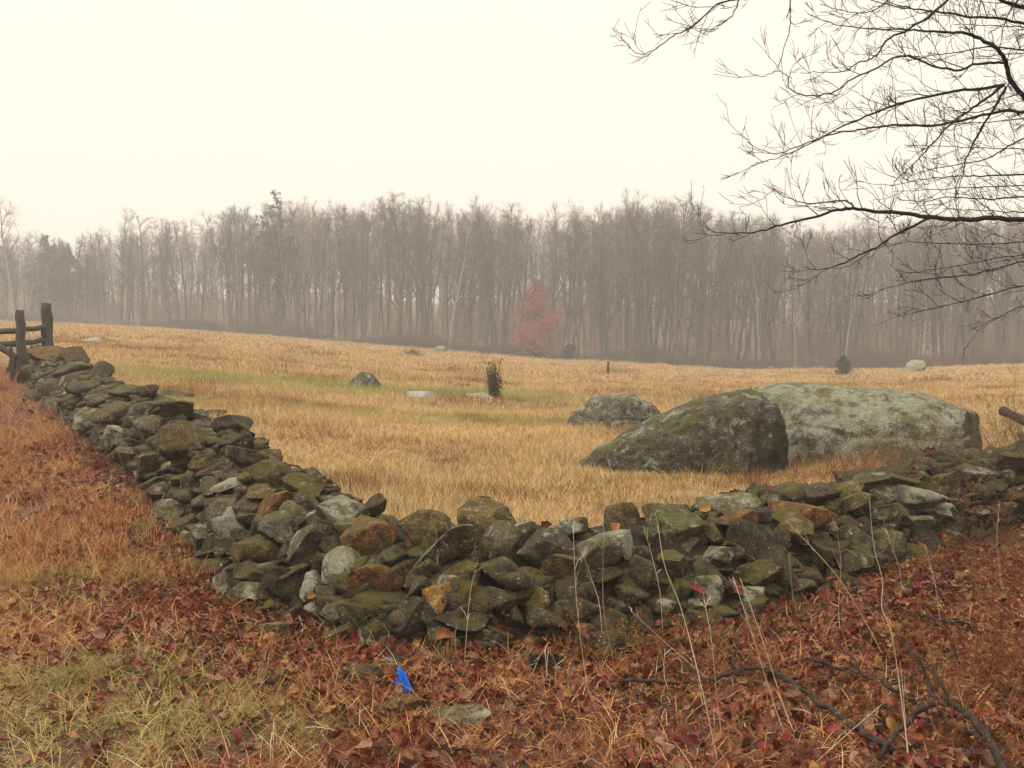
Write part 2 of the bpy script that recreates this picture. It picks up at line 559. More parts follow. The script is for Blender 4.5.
STONES = [  # measured: centre x, centre y, width, height, kind, tilt
    (153, 469, 40, 30, 'd', 0), (160, 482, 44, 13, 'd', 22), (197, 441, 60, 36, 'b', 5), (148, 432, 31, 33, 'g', 0), (173, 412, 56, 20, 'b', 4), (270, 473, 42, 28, 'b', 0),
    (246, 458, 43, 20, 'g', -8), (208, 466, 36, 17, 'b', 0), (302, 485, 42, 21, 'b', -15), (265, 493, 36, 17, 'b', 5), (276, 505, 52, 24, 'r', 12), (229, 510, 44, 19, 'g', -3),
    (309, 503, 28, 24, 'd', 0), (295, 514, 28, 30, 'g', 20), (342, 513, 50, 34, 'p', 10), (372, 509, 34, 19, 'd', 32), (393, 525, 24, 20, 'g', 0), (375, 541, 54, 42, 'r', -10),
    (306, 548, 39, 54, 'g', 0), (276, 530, 36, 32, 'g', 10), (229, 527, 36, 27, 'p', -15), (204, 538, 27, 26, 'g', 0), (211, 555, 33, 17, 'd', 15), (254, 555, 48, 35, 'b', -12),
    (257, 574, 41, 16, 'd', -8), (261, 591, 51, 16, 'g', -4), (273, 607, 33, 15, 'd', -4), (229, 588, 28, 36, 'g', 0), (214, 571, 26, 22, 'g', 0), (346, 567, 44, 36, 'p', 0),
    (375, 580, 54, 36, 'r', 5), (311, 586, 24, 28, 'p', 10), (326, 596, 22, 22, 'g', 0), (352, 615, 36, 24, 'd', 0), (331, 548, 26, 20, 'b', 0), (290, 574, 40, 11, 'd', 22),
    (346, 531, 28, 26, 'g', 0), (179, 481, 18, 14, 'g', 0), (163, 493, 32, 19, 'b', 0), (186, 497, 26, 15, 'g', -5), (176, 510, 39, 19, 'g', 0), (185, 526, 40, 22, 'd', 0),
    (235, 485, 46, 15, 'p', 0), (220, 492, 36, 14, 'g', 8), (246, 479, 18, 14, 'b', 0), (232, 426, 38, 20, 'd', 0), (236, 443, 32, 20, 'd', 0),
    (426, 530, 51, 44, 'b', 0), (444, 551, 80, 32, 'g', 26), (488, 527, 62, 46, 'b', -8), (503, 540, 37, 38, 'g', 0), (526, 529, 24, 16, 'd', 0), (543, 547, 58, 36, 'd', 12),
    (439, 600, 33, 30, 'o', 10), (464, 597, 27, 34, 'r', 0), (460, 620, 54, 22, 'd', 0), (411, 623, 42, 50, 'd', 5), (461, 573, 38, 24, 'b', 0), (423, 586, 28, 20, 'b', 0),
    (530, 587, 48, 34, 'b', 0), (562, 566, 50, 26, 'b', 0), (573, 528, 36, 24, 'g', 12), (621, 523, 40, 40, 'b', 12), (614, 542, 46, 30, 'p', -15), (594, 557, 50, 48, 'g', -10),
    (677, 527, 64, 46, 'm', 0), (652, 539, 24, 24, 'g', 0), (728, 505, 62, 18, 'g', 12), (734, 519, 48, 18, 'r', 8), (757, 515, 26, 18, 'b', 0), (757, 541, 64, 44, 'd', -8),
    (711, 534, 24, 20, 'g', 0), (673, 566, 38, 30, 'm', 0), (717, 560, 36, 26, 'm', 0), (708, 591, 29, 33, 'p', 0), (693, 572, 26, 24, 'd', 0), (717, 616, 42, 24, 'd', 0),
    (793, 498, 26, 20, 'd', 0), (787, 526, 46, 27, 'b', -10), (757, 575, 48, 28, 'm', 0), (815, 498, 52, 23, 'd', 0), (844, 492, 34, 19, 'b', 8), (868, 486, 40, 27, 'g', 14),
    (898, 484, 34, 18, 'b', -10), (803, 519, 58, 28, 'r', -8), (850, 503, 38, 18, 'b', 0), (882, 494, 28, 18, 'g', 0), (917, 501, 54, 25, 'p', -10), (940, 513, 44, 20, 'p', -14),
    (888, 516, 44, 25, 'm', 0), (911, 528, 36, 24, 'g', 0), (847, 551, 40, 46, 'm', 0), (822, 553, 34, 32, 'd', 0), (888, 545, 38, 30, 'm', 0), (926, 545, 36, 32, 'd', 0),
    (952, 528, 32, 38, 'd', 0), (941, 484, 42, 22, 'b', 5), (976, 475, 38, 20, 'g', 5), (1010, 468, 36, 30, 'd', 0), (990, 487, 34, 22, 'd', 0), (998, 520, 36, 36, 'd', 0),
    (905, 558, 38, 28, 'd', 0), (868, 566, 36, 28, 'd', 0), (640, 575, 36, 40, 'd', 0), (632, 596, 34, 28, 'd', 0), (780, 570, 36, 36, 'd', 0), (795, 590, 40, 26, 'd', 0), (570, 592, 40, 30, 'd', 0),
    (748, 600, 36, 24, 'm', 0), (500, 572, 44, 28, 'd', 0), (500, 600, 36, 26, 'd', 0), (395, 560, 30, 24, 'd', 0), (1030, 495, 30, 30, 'd', 0),
    (48, 355, 36, 18, 'r', 0), (73, 357, 26, 18, 'd', 0), (20, 366, 24, 20, 'd', 0), (32, 376, 24, 20, 'g', 0), (70, 370, 38, 13, 'g', 22), (103, 372, 20, 20, 'd', -15),
    (76, 380, 32, 15, 'd', 15), (88, 388, 40, 15, 'b', 10), (126, 392, 44, 12, 'g', 5), (145, 392, 22, 14, 'p', 0), (179, 398, 30, 14, 'b', 0), (117, 416, 46, 26, 'b', 18),
    (91, 417, 32, 26, 'g', 0), (41, 399, 28, 20, 'm', 0), (163, 404, 34, 12, 'p', 8), (211, 420, 32, 20, 'd', 0), (102, 434, 30, 28, 'd', 0), (82, 421, 24, 22, 'g', 0),
    (118, 437, 26, 24, 'g', 0), (132, 460, 26, 26, 'b', 0), (58, 408, 26, 20, 'g', 0), (56, 388, 28, 18, 'd', 0), (104, 400, 30, 14, 'd', 10), (140, 410, 28, 16, 'd', 0),
]
wall = obj('dry_stone_wall', None, None, (PF[8][0], PF[8][1] + .5, 0))
tag(wall, 'tumbled dry stone wall of mossy lichened rocks bending round the meadow corner', 'stone wall')
bpy.context.view_layer.update()
WINV = Matrix.Translation(-wall.location)
order = sorted(STONES, key=lambda s: -s[2] * s[3])
rest = Acc()
covered = []
for i, sdat in enumerate(order):
    px, py, w, h, kd, tl = sdat
    if i < 100:
        o, P = place_stone('stone', px, py, w, h, kd, tl, None)
        mw = o.matrix_world.copy()
        o.parent = wall
        o.matrix_parent_inverse = WINV
        if kd == 'o': o['label'] = 'orange brown split stone low in the wall'
    else:
        P = hit(px, py); dist = np.linalg.norm(P - EYE)
        W = w * dist / F / 2 * 1.03; Hh = h * dist / F / 2 * 1.03; D = (W + Hh) / 2
        V, T = ROCKS3[int(R.integers(len(ROCKS3)))]
        d = ray(px, py); d /= np.linalg.norm(d)
        m = np.array(rotm(R.uniform(-.3, .3), R.uniform(-.2, .2), -math.radians(tl)) @ Matrix.Diagonal((W, D, Hh)))
        rest.add(V @ m.T + (P + d * D * .3), None, T, R.uniform())
    covered.append((P[0], P[1], P[2]))
CVR = np.array(covered)
# the small stones packed between and under the large ones
total = SCUM[-1]
n_fill = 0
for layer in range(3):
    s_ = 0.3
    while s_ < total - .3:
        i = np.searchsorted(SCUM, s_) - 1
        d = SEG[i] / SLEN[i]; nrm = np.array([-d[1], d[0]])
        base = PF[i] + d * (s_ - SCUM[i])
        far = np.hypot(*base) > 10
        for r_ in np.arange(.0, 1.2, .125):
            o_ = r_ + R.uniform(-.07, .07)
            q = base + nrm * o_ + d * R.uniform(-.09, .09)
            sz = R.uniform(.05, .10) if layer else R.uniform(.055, .15)
            z = float(heap_h(np.array(q[0]), np.array(q[1]))) - sz * (.85 + .8 * layer) - .012
            if z < float(ground_h(q[0], q[1])) - .06: continue
            lib = ROCKS3 if np.hypot(*base) < 9 and layer < 2 else ROCKS2
            V, T = lib[int(R.integers(len(lib)))]
            m = np.array(rotm(R.uniform(0, 6.3), R.uniform(-.38, .38), R.uniform(-.3, .3)) @ Matrix.Diagonal((sz * R.uniform(.9, 1.7), sz * R.uniform(.7, 1.1), sz * R.uniform(.36, .88))))
            rest.add(V @ m.T + np.array([q[0], q[1], z]), None, T, R.uniform())
            n_fill += 1
        s_ += .15 if layer == 0 else .2
fo = obj('stone_fill', rest.build('stone_fill', M['stone_fill']), wall)
fo.matrix_parent_inverse = WINV
tag(fo, None, None, None, 'stuff')
# earth core so that no daylight shows through the joints
ca = Acc()
S_ = np.arange(.3, total - .3, .15)
prof = [(.06, -.1), (.16, .12), (.34, .32), (.6, .44), (.85, .44), (1.02, .24), (1.12, -.1)]
V = []
for s_ in S_:
    i = np.searchsorted(SCUM, s_) - 1
    d = SEG[i] / SLEN[i]; nrm = np.array([-d[1], d[0]]); base = PF[i] + d * (s_ - SCUM[i])
    for (o_, z_) in prof:
        q = base + nrm * o_
        V.append((q[0], q[1], z_ + float(ground_h(q[0], q[1]))))
k = len(prof)
Q = [[a * k + b, a * k + b + 1, (a + 1) * k + b + 1, (a + 1) * k + b] for a in range(len(S_) - 1) for b in range(k - 1)]
ca.add(V, Q)
core = obj('earth_core', ca.build('earth_core', mat_simple('dark_soil', (.012, .009, .007), (.03, .022, .015), 9)), wall)
core.matrix_parent_inverse = WINV

# stones lying loose in front of the wall
LBOX = []
LOOSE = [
    (341, 643, 32, 24, 'b', 30, 'brown half sunk stone tilted in red leaves left of the blue flag'),
    (364, 682, 36, 22, 'd', 0, 'small dark lichen spotted stone just left of the blue flag'),
    (392, 667, 34, 13, 'd', 0, 'flat dark stone in the leaves right above the blue flag'),
    (457, 722, 66, 17, 'g', 4, 'pale flat lichen crusted stone lying alone below the blue flag'),
    (485, 648, 34, 34, 'd', 0, 'dark upright stone in red leaves below the orange wall stone'),
    (546, 672, 34, 36, 'd', 0, 'dark rounded stone half buried in leaves behind pale crossed stalks'),
    (610, 650, 40, 26, 'd', 0, 'dark mossy stone among rusty weeds at the wall foot'),
    (684, 677, 20, 18, 'm', 0, 'small green mossy stone beside the looped white stalk'),
    (600, 622, 30, 22, 'b', 0, 'brown stone at the wall foot above the rusty weeds'),
    (272, 636, 40, 18, 'b', 8, 'low brown stone sunk in red leaves on the path side of the wall'),
    (388, 646, 22, 18, 'd', 0, 'small dark stone wedged under the grey wall corner'),
    (405, 708, 54, 16, 'r', 0, 'low earth brown stone under the blue flag'),
    (905, 590, 30, 12, 'd', 0, 'flat dark stone in russet leaves before the mossy wall end'),
]
for (px, py, w, h, kd, tl, lb) in LOOSE:
    o, P = place_stone('fallen_stone', px, py, w, h, kd, tl, None, sink=.05, ground=True)
    o.location.z += .01 + h * np.linalg.norm(P - EYE) / F * .10
    LBOX.append((o.location.x, o.location.y, w * P[1] / F * .46, w * P[1] / F * .36))
    tag(o, lb, 'stone', 'stones fallen from the wall')

# ------------------------------------------------------------------ boulders in the field
def boulder(name, x0, x1, Y, prof, depth, label, col, lich, seed, flat=3.0, lean=0.0, turn=0, crack=0):
    """a loaf of rock: PROF gives the top's height in metres along its length (0..1), DEPTH the half thickness"""
    rng = np.random.default_rng(seed)
    nu, nv = 190, 130
    u = np.linspace(0, 1, nu); th = np.linspace(-math.pi * .60, math.pi * .60, nv)
    pu, ph = zip(*prof)
    us = (1 - np.cos(u * math.pi)) / 2
    H = np.interp(us, pu, ph)
    kern = np.hanning(9); kern /= kern.sum()
    H = np.convolve(np.pad(H, 4, mode='edge'), kern, 'valid')
    Dp = depth * (1 - np.abs(2 * us - 1) ** flat) ** (1 / 2.2)
    X = x0 + (x1 - x0) * us
    ex = 2 / 2.7
    cs, sn = np.cos(th), np.sin(th)
    zz = np.sign(cs) * np.abs(cs) ** ex
    yy = np.sign(sn) * np.abs(sn) ** ex
    V = np.zeros((nu, nv, 3))
    V[..., 0] = X[:, None]
    V[..., 1] = yy[None, :] * Dp[:, None]
    V[..., 2] = H[:, None] * np.where(zz > 0, zz, zz * .8)[None, :]
    V[..., 1] += lean * V[..., 2]
    P = V.reshape(-1, 3)
    C = np.array([(x0 + x1) / 2, 0, 0])
    Nn = P - C - np.array([1, 0, 0]) * (P[:, :1] - C[0]) * .6
    Nn /= np.linalg.norm(Nn, axis=1)[:, None] + 1e-6
    amp = np.minimum(1, H / .25)[:, None].repeat(nv, 1).ravel()
    # a few broad planes, then roughness
    S = max(x1 - x0, .5)
    for _ in range(10):
        n = rng.normal(size=3); n[2] = abs(n[2]) * .8; n /= np.linalg.norm(n)
        dmax = (P - C) @ n
        d = dmax.max() * rng.uniform(.86, .97)
        m = dmax - d
        P = P - np.where(m > 0, m, 0)[:, None] * n * .6
    P = P + Nn * (amp * (.050 * turb(P, rng, 3.0) + .042 * turb(P, rng, 7) + .024 * turb(P, rng, 17) + .012 * turb(P, rng, 40)) * min(1.6, S * .6))[:, None]
    if crack:   # a weathered joint running along the flank
        zc = crack + .05 * np.sin(P[:, 0] * 2.1) + .03 * np.sin(P[:, 0] * 6.3 + 1)
        P = P - Nn * (.028 * np.exp(-((P[:, 2] - zc) / .022) ** 2) - .02 * np.exp(-((P[:, 2] - zc + .09) / .08) ** 2))[:, None]
    gz = float(ground_h((x0 + x1) / 2, Y))
    cx = (x0 + x1) / 2
    P[:, 0] = x0 + (P[:, 0] - P[:, 0].min()) / np.ptp(P[:, 0]) * (x1 - x0)
    P[:, 2] *= max(ph) / P[:, 2].max()
    P = P - np.array([cx, 0, 0])
    Q = [[a * nv + b, a * nv + b + 1, (a + 1) * nv + b + 1, (a + 1) * nv + b] for a in range(nu - 1) for b in range(nv - 1)]
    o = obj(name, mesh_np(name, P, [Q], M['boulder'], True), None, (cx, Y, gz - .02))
    o.rotation_euler = (0, 0, math.radians(turn))
    o.color = (*col, lich)
    tag(o, label, name)
    BOXES.append((cx, Y, (x1 - x0) / 2 * .93, depth * .8))
    return o


BOXES = []
xy = lambda px, Y: (px - 512) / 1000 * Y
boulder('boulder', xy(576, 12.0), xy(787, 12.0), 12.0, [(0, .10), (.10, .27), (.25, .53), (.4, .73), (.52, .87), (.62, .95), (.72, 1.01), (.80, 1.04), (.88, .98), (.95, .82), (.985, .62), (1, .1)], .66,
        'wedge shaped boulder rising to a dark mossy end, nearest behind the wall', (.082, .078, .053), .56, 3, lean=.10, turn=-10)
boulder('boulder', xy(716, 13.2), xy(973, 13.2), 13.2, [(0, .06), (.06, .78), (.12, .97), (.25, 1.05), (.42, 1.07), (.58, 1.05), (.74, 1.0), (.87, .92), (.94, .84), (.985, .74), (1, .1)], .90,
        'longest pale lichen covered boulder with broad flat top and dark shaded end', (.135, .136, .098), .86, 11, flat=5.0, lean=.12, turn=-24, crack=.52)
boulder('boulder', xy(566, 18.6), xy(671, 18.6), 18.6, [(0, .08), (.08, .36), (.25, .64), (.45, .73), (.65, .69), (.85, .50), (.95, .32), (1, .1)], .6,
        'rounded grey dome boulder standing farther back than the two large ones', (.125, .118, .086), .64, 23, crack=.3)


def field_rock(px, py, w, h, label, kind='g', mat=None, name='rock'):
    P = hit(px, py + h * .4, 110, heap=False)
    d = P[1]
    V, T = ROCKS[int(R.integers(len(ROCKS)))]
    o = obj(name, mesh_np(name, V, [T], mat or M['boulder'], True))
    W = w / 1000 * d / 2; Hh = h / 1000 * d
    gz = float(ground_h(P[0], d + W * .5))
    o.location = (P[0], d + W * .5, gz + Hh * .1)
    o.scale = (W * 1.1, W * .8, Hh * .95)
    o.rotation_euler = (0, 0, R.uniform(-.4, .4))
    b, l = KIND[kind]
    o.color = (*[q * 1.1 for q in b], l)
    tag(o, label, 'rock')
    BOXES.append((P[0], d + W * .5, W, W * .8))
    return o


Pq = hit(362, 389, 80, heap=False)
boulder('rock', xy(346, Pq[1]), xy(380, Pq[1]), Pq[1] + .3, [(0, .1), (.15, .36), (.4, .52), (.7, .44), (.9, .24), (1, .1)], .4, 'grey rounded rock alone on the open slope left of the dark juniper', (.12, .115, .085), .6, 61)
field_rock(88, 341, 28, 6, 'flat pale rock level with the grass just right of the fence', 'p', M['quartz'])
field_rock(482, 400, 34, 11, 'flat pale rock at the foot of the dark juniper', 'p', M['quartz'])
field_rock(424, 398, 32, 10, 'low pale rock slab between the rounded rock and the juniper', 'p', M['quartz'])
field_rock(440, 348, 13, 6, 'small pale rock at the wood edge left of the red tree', 'p')
field_rock(575, 416, 14, 8, 'small dark rock at the left foot of the dome boulder', 'd')
field_rock(917, 368, 18, 13, 'pale pointed rock at the wood edge above the long boulder', 'p')
field_rock(969, 403, 13, 6, 'small pale rock in the grass right of the long boulder', 'p')
field_rock(709, 373, 20, 5, 'low pale rock in straw grass beyond the dome boulder', 'p')
field_rock(1006, 363, 10, 4, 'tiny pale rock on the rise at the wood edge near brush', 'p')
field_rock(866, 447, 44, 10, 'low pale ledge of rock in grass against the long boulder', 'p')

# ------------------------------------------------------------------ scatter through geometry nodes
def scatter(name, pts, rot, scl, pick, protos, label, kind='stuff'):
    me = bpy.data.meshes.new(name)
    pts = np.asarray(pts, dtype=np.float32)
    me.vertices.add(len(pts)); me.vertices.foreach_set('co', pts.ravel())
    a = me.attributes.new('srot', 'FLOAT_VECTOR', 'POINT'); a.data.foreach_set('vector', np.asarray(rot, dtype=np.float32).ravel())
    a = me.attributes.new('sscl', 'FLOAT_VECTOR', 'POINT')
    scl = np.asarray(scl, dtype=np.float32)
    if scl.ndim == 1: scl = np.stack([scl] * 3, -1)
    a.data.foreach_set('vector', scl.ravel())
    a = me.attributes.new('spick', 'INT', 'POINT'); a.data.foreach_set('value', np.asarray(pick, dtype=np.int32))
    o = obj(name, me)
    ng = bpy.data.node_groups.new(name + '_scatter', 'GeometryNodeTree')
    ng.interface.new_socket('Geometry', in_out='INPUT', socket_type='NodeSocketGeometry')
    ng.interface.new_socket('Geometry', in_out='OUTPUT', socket_type='NodeSocketGeometry')
    N = ng.nodes.new; L = ng.links.new
    gi, go = N('NodeGroupInput'), N('NodeGroupOutput')
    iop = N('GeometryNodeInstanceOnPoints')
    jn = N('GeometryNodeJoinGeometry')
    for p in reversed(protos):
        oi = N('GeometryNodeObjectInfo'); oi.inputs['Object'].default_value = p
        oi.transform_space = 'ORIGINAL'
        g2 = N('GeometryNodeGeometryToInstance')
        L(oi.outputs['Geometry'], g2.inputs[0]); L(g2.outputs[0], jn.inputs[0])

    def at(nm, typ):
        x = N('GeometryNodeInputNamedAttribute'); x.data_type = typ; x.inputs['Name'].default_value = nm
        return x.outputs['Attribute']
    L(gi.outputs[0], iop.inputs['Points']); L(jn.outputs[0], iop.inputs['Instance'])
    iop.inputs['Pick Instance'].default_value = True
    L(at('spick', 'INT'), iop.inputs['Instance Index'])
    e = N('FunctionNodeEulerToRotation'); L(at('srot', 'FLOAT_VECTOR'), e.inputs[0]); L(e.outputs[0], iop.inputs['Rotation'])
    L(at('sscl', 'FLOAT_VECTOR'), iop.inputs['Scale'])
    L(iop.outputs[0], go.inputs[0])
    md = o.modifiers.new('scatter', 'NODES'); md.node_group = ng
    tag(o, label, None, None, kind)
    return o


def proto(name, me):
    return obj(name, me, link=False)


def blade(A, rng, base, az, L_, lean, w, curl=.6, segs=3, a=.5):
    d = np.array([math.cos(az), math.sin(az), 0]); side = np.array([-math.sin(az), math.cos(az), 0])
    q = rng.uniform(0, 6.3); side = side * math.cos(q) + np.array([math.cos(az), math.sin(az), 0]) * math.sin(q)
    P = []
    p = np.array(base, float)
    ang = lean
    for k in range(segs + 1):
        P.append(p.copy())
        p = p + (d * math.sin(ang) + np.array([0, 0, 1]) * math.cos(ang)) * L_ / segs
        ang += curl * rng.uniform(.5, 1.3) / segs * 1.6
    V = []
    for k in range(segs):
        ww = w * (1 - .55 * k / segs)
        V += [P[k] - side * ww / 2, P[k] + side * ww / 2]
    V.append(P[segs])
    Q = [[2 * k, 2 * k + 1, 2 * k + 3, 2 * k + 2] for k in range(segs - 1)]
    A.add(V, Q, [[2 * segs - 2, 2 * segs - 1, 2 * segs]], a)


def tuft(name, mat, n, r, L_, w, lean, curl, seed, segs=3, wind=None):
    rng = np.random.default_rng(seed)
    A = Acc()
    for _ in range(n):
        az = rng.uniform(0, 6.3) if wind is None else rng.normal(wind, .7)
        rr = r * math.sqrt(rng.uniform()); ph = rng.uniform(0, 6.3)
        blade(A, rng, (rr * math.cos(ph), rr * math.sin(ph), -.01), az, L_ * rng.uniform(.5, 1.15), abs(rng.normal(lean, .25)), w * rng.uniform(.6, 1.3), curl * rng.uniform(.3, 1.4), segs, rng.uniform())
    return proto(name, A.build(name, mat, False))


def frustum(n, y0, y1, margin=.62, pad=1.5):
    Y = np.sqrt(R.uniform(y0 * y0, y1 * y1, n))
    X = R.uniform(-1, 1, n) * (margin * Y + pad)
    return X, Y


def off_boulders(X, Y):
    ok = np.ones(len(X), bool)
    for (cx, cy, a, b) in BOXES:
        ok &= ((X - cx) / a) ** 2 + ((Y - cy) / b) ** 2 > 1
    return ok


def off_loose(X, Y):
    ok = np.ones(len(X), bool)
    for (cx, cy, a, b) in LBOX:
        ok &= ((X - cx) / a) ** 2 + ((Y - cy + .03) / b) ** 2 > 1
    return ok


# --- straw grass on the field
near = [tuft(f'straw_near_{i}', M['straw'], 42, .16, .165, .0064, .32, .5, 100 + i) for i in range(6)]
mid = [tuft(f'straw_mid_{i}', M['straw'], 46, .30, .19, .014, .32, .6, 120 + i, 2) for i in range(4)]
farp = [tuft(f'straw_far_{i}', M['straw'], 60, .8, .20, .03, .45, .7, 140 + i, 2) for i in range(3)]
pts, rot, scl, pk = [], [], [], []


def addpts(X, Y, lo, hi, p0, p1, tiltv=.12):
    n = len(X)
    Z = ground_h(X, Y)
    pts.append(np.stack([X, Y, Z], -1))
    rot.append(np.stack([R.normal(0, tiltv, n), R.normal(0, tiltv, n), R.uniform(0, 6.3, n)], -1))
    s = R.uniform(lo, hi, n)
    clump = .62 + .75 * (gnoise(X * 1.1 + 5, Y * 1.1) + .35) + .35 * gnoise(X * .3 + 2, Y * .33)
    scl.append(np.stack([s, s, s * np.clip(clump, .35, 1.5)], -1))
    pk.append(R.integers(p0, p1, n))


for (n, y0, y1, lo, hi, p0, p1) in ((17000, 5.6, 14, .75, 1.2, 0, 6), (17000, 14, 26, .9, 1.4, 0, 6), (15000, 24, 50, .9, 1.4, 6, 10), (14000, 48, 100, .8, 1.3, 10, 13), (9000, 98, 172, .9, 1.5, 10, 13)):
    X, Y = frustum(n, y0, y1)
    sd, _ = wall_sd(X, Y)
    ok = (sd > 1.12) & (Y < edge_d(X, Y) + 2) & off_boulders(X, Y)
    addpts(X[ok], Y[ok], lo, hi, p0, p1)
scatter('field_grass', np.vstack(pts), np.vstack(rot), np.vstack(scl), np.concatenate(pk), near + mid + farp, 'golden dry grass covering the meadow')

# --- scattered rusty weeds standing in the meadow
fw = [tuft(f'meadow_weed_{i}', M['meadow_weed'], 22, .10, .30, .006, .3, .4, 160 + i) for i in range(3)]
pts, rot, scl, pk = [], [], [], []
X, Y = frustum(2600, 6, 60)
sd, _ = wall_sd(X, Y)
ok = (sd > 1.1) & off_boulders(X, Y) & (R.uniform(size=len(X)) < np.clip(gnoise(X * .45 + 9, Y * .4) * 1.6, .06, 1))
addpts(X[ok], Y[ok], .7, 1.3, 0, 3, .2)
X, Y = frustum(2500, 8, 16)
sd, _ = wall_sd(X, Y)
ok = (sd > 1.0) & off_boulders(X, Y) & (((X - 3.6) / 1.6) ** 2 + ((Y - 11.2) / 1.3) ** 2 < 1)
addpts(X[ok], Y[ok], .8, 1.5, 0, 3, .2)
scatter('meadow_weeds', np.vstack(pts), np.vstack(rot), np.vstack(scl), np.concatenate(pk), fw, 'rusty brown weeds scattered through the straw grass')

# --- reddish matted grass on the path side
pg = [tuft(f'path_tuft_{i}', M['path_grass'], 44, .17, .16, .0042, 1.15, .5, 200 + i) for i in range(6)]
pg += [tuft(f'path_upright_{i}', M['path_grass'], 40, .14, .23, .0042, .45, .8, 220 + i) for i in range(4)]
pg += [tuft(f'straw_strand_{i}', M['pale_stem'], 9, .2, .26, .0036, 1.3, .4, 240 + i) for i in range(2)]
pts, rot, scl, pk = [], [], [], []
for (n, y0, y1, lo, hi) in ((7600, 2.2, 7, .6, 1.1), (6500, 7, 14, .7, 1.2), (7000, 13, 30, 1.0, 1.7)):
    X, Y = frustum(n, y0, y1)
    sd, arc = wall_sd(X, Y)
    dens = np.where(X < -.4, 1.0, .62) * np.where((sd > -.35), .5, 1)
    ok = (sd < .0) & (R.uniform(size=len(X)) < dens) & off_loose(X, Y)
    up = (Y > 6.3) & (X < -1.5)
    s0 = len(X)
    addpts(X[ok], Y[ok], lo, hi, 0, 6, .15)
    q = pk[-1]
    pk[-1] = np.where(up[ok] & (R.uniform(size=len(q)) < .65), R.integers(6, 10, len(q)), q)
    pk[-1] = np.where(R.uniform(size=len(q)) < .13, R.integers(10, 12, len(q)), pk[-1])
scatter('path_grass', np.vstack(pts), np.vstack(rot), np.vstack(scl), np.concatenate(pk), pg, 'matted reddish and straw coloured grass on the path')

# --- olive grass tufts at the wall foot
og = [tuft(f'olive_tuft_{i}', M['olive_grass'], 40, .09, .22, .005, .6, 1.3, 260 + i) for i in range(4)]
pts, rot, scl, pk = [], [], [], []
X, Y = frustum(1500, 4.6, 9)
sd, arc = wall_sd(X, Y)
ok = (sd > -.25) & (sd < .2) & (R.uniform(size=len(X)) < np.where((X > .0) & (X < 1.9), .8, .12))
addpts(X[ok], Y[ok], .5, 1.0, 0, 4, .2)
X, Y = frustum(260, 3.0, 5.2)
ok = (((X + 1.85) / .45) ** 2 + ((Y - 4.65) / .22) ** 2 < 1) | (((X + 1.95) / .4) ** 2 + ((Y - 3.95) / .22) ** 2 < 1)
addpts(X[ok], Y[ok], .6, 1.0, 0, 4, .2)
scatter('green_grass', np.vstack(pts), np.vstack(rot), np.vstack(scl), np.concatenate(pk), og, 'olive green grass tufts at the wall foot and on the path')

# --- fallen leaves
def leaf_proto(i):
    rng = np.random.default_rng(300 + i)
    n = 22
    L_ = .055
    A = Acc()
    V = [(0, 0, 0)]
    out = []
    for k in range(n):
        t = k / n * 2 * math.pi
        lob = 1 + .30 * math.cos(t * (7 if i % 2 else 5) + .4) if i % 3 else 1.0
        x = math.cos(t) * L_; y = math.sin(t) * L_ * .58 * lob * (1 - .15 * math.cos(t))
        out.append((x, y))
    cv, tw, c2 = rng.uniform(-14, 14), rng.uniform(-14, 14), rng.uniform(6, 26)
    full = [(0, 0)] + [(x * .5, y * .5) for x, y in out] + out
    V = [(x, y, cv * x * x + tw * x * y + c2 * y * y * rng.uniform(.8, 1.2) + rng.normal(0, .0016)) for x, y in full]
    T = [[0, 1 + k, 1 + (k + 1) % n] for k in range(n)]
    Q = [[1 + k, 1 + n + k, 1 + n + (k + 1) % n, 1 + (k + 1) % n] for k in range(n)]
    A.add(V, Q, T, rng.uniform())
    st = np.array([(-L_ * .9, 0, V[0][2]), (-L_ * 1.3, .003, .004), (-L_ * 1.6, .006, .012)])
    A.tube(st, [.0012, .001, .0008], 3)
    return proto(f'leaf_{i}', A.build(f'leaf_{i}', M['leaf'], True))


lv = [leaf_proto(i) for i in range(9)]
pts, rot, scl, pk = [], [], [], []
for (n, y0, y1, lo, hi) in ((40000, 2.2, 7.2, .28, .72), (16000, 7, 13, .45, .95), (4500, 13, 28, .8, 1.3)):
    X, Y = frustum(n, y0, y1)
    sd, arc = wall_sd(X, Y)
    d1 = np.where(X > -.7, 1.0, .20)
    d1 = np.where((sd > -1.2) & (X <= -.7), .34 + .9 * (1 + sd / 1.2), d1)
    d1 = d1 * np.clip(.8 + .7 * gnoise(X * 1.6, Y * 1.6), .25, 1.3)
    ok = (sd < .12) & (R.uniform(size=n) < d1) & off_loose(X, Y)
    X, Y = X[ok], Y[ok]
    k = len(X)
    pts.append(np.stack([X, Y, ground_h(X, Y) + np.abs(R.normal(0, .024, k)) + .004], -1))
    rot.append(np.stack([R.normal(0, .65, k), R.normal(0, .65, k), R.uniform(0, 6.3, k)], -1))
    s = R.uniform(lo, hi, k); scl.append(np.stack([s] * 3, -1)); pk.append(R.integers(0, 9, k))
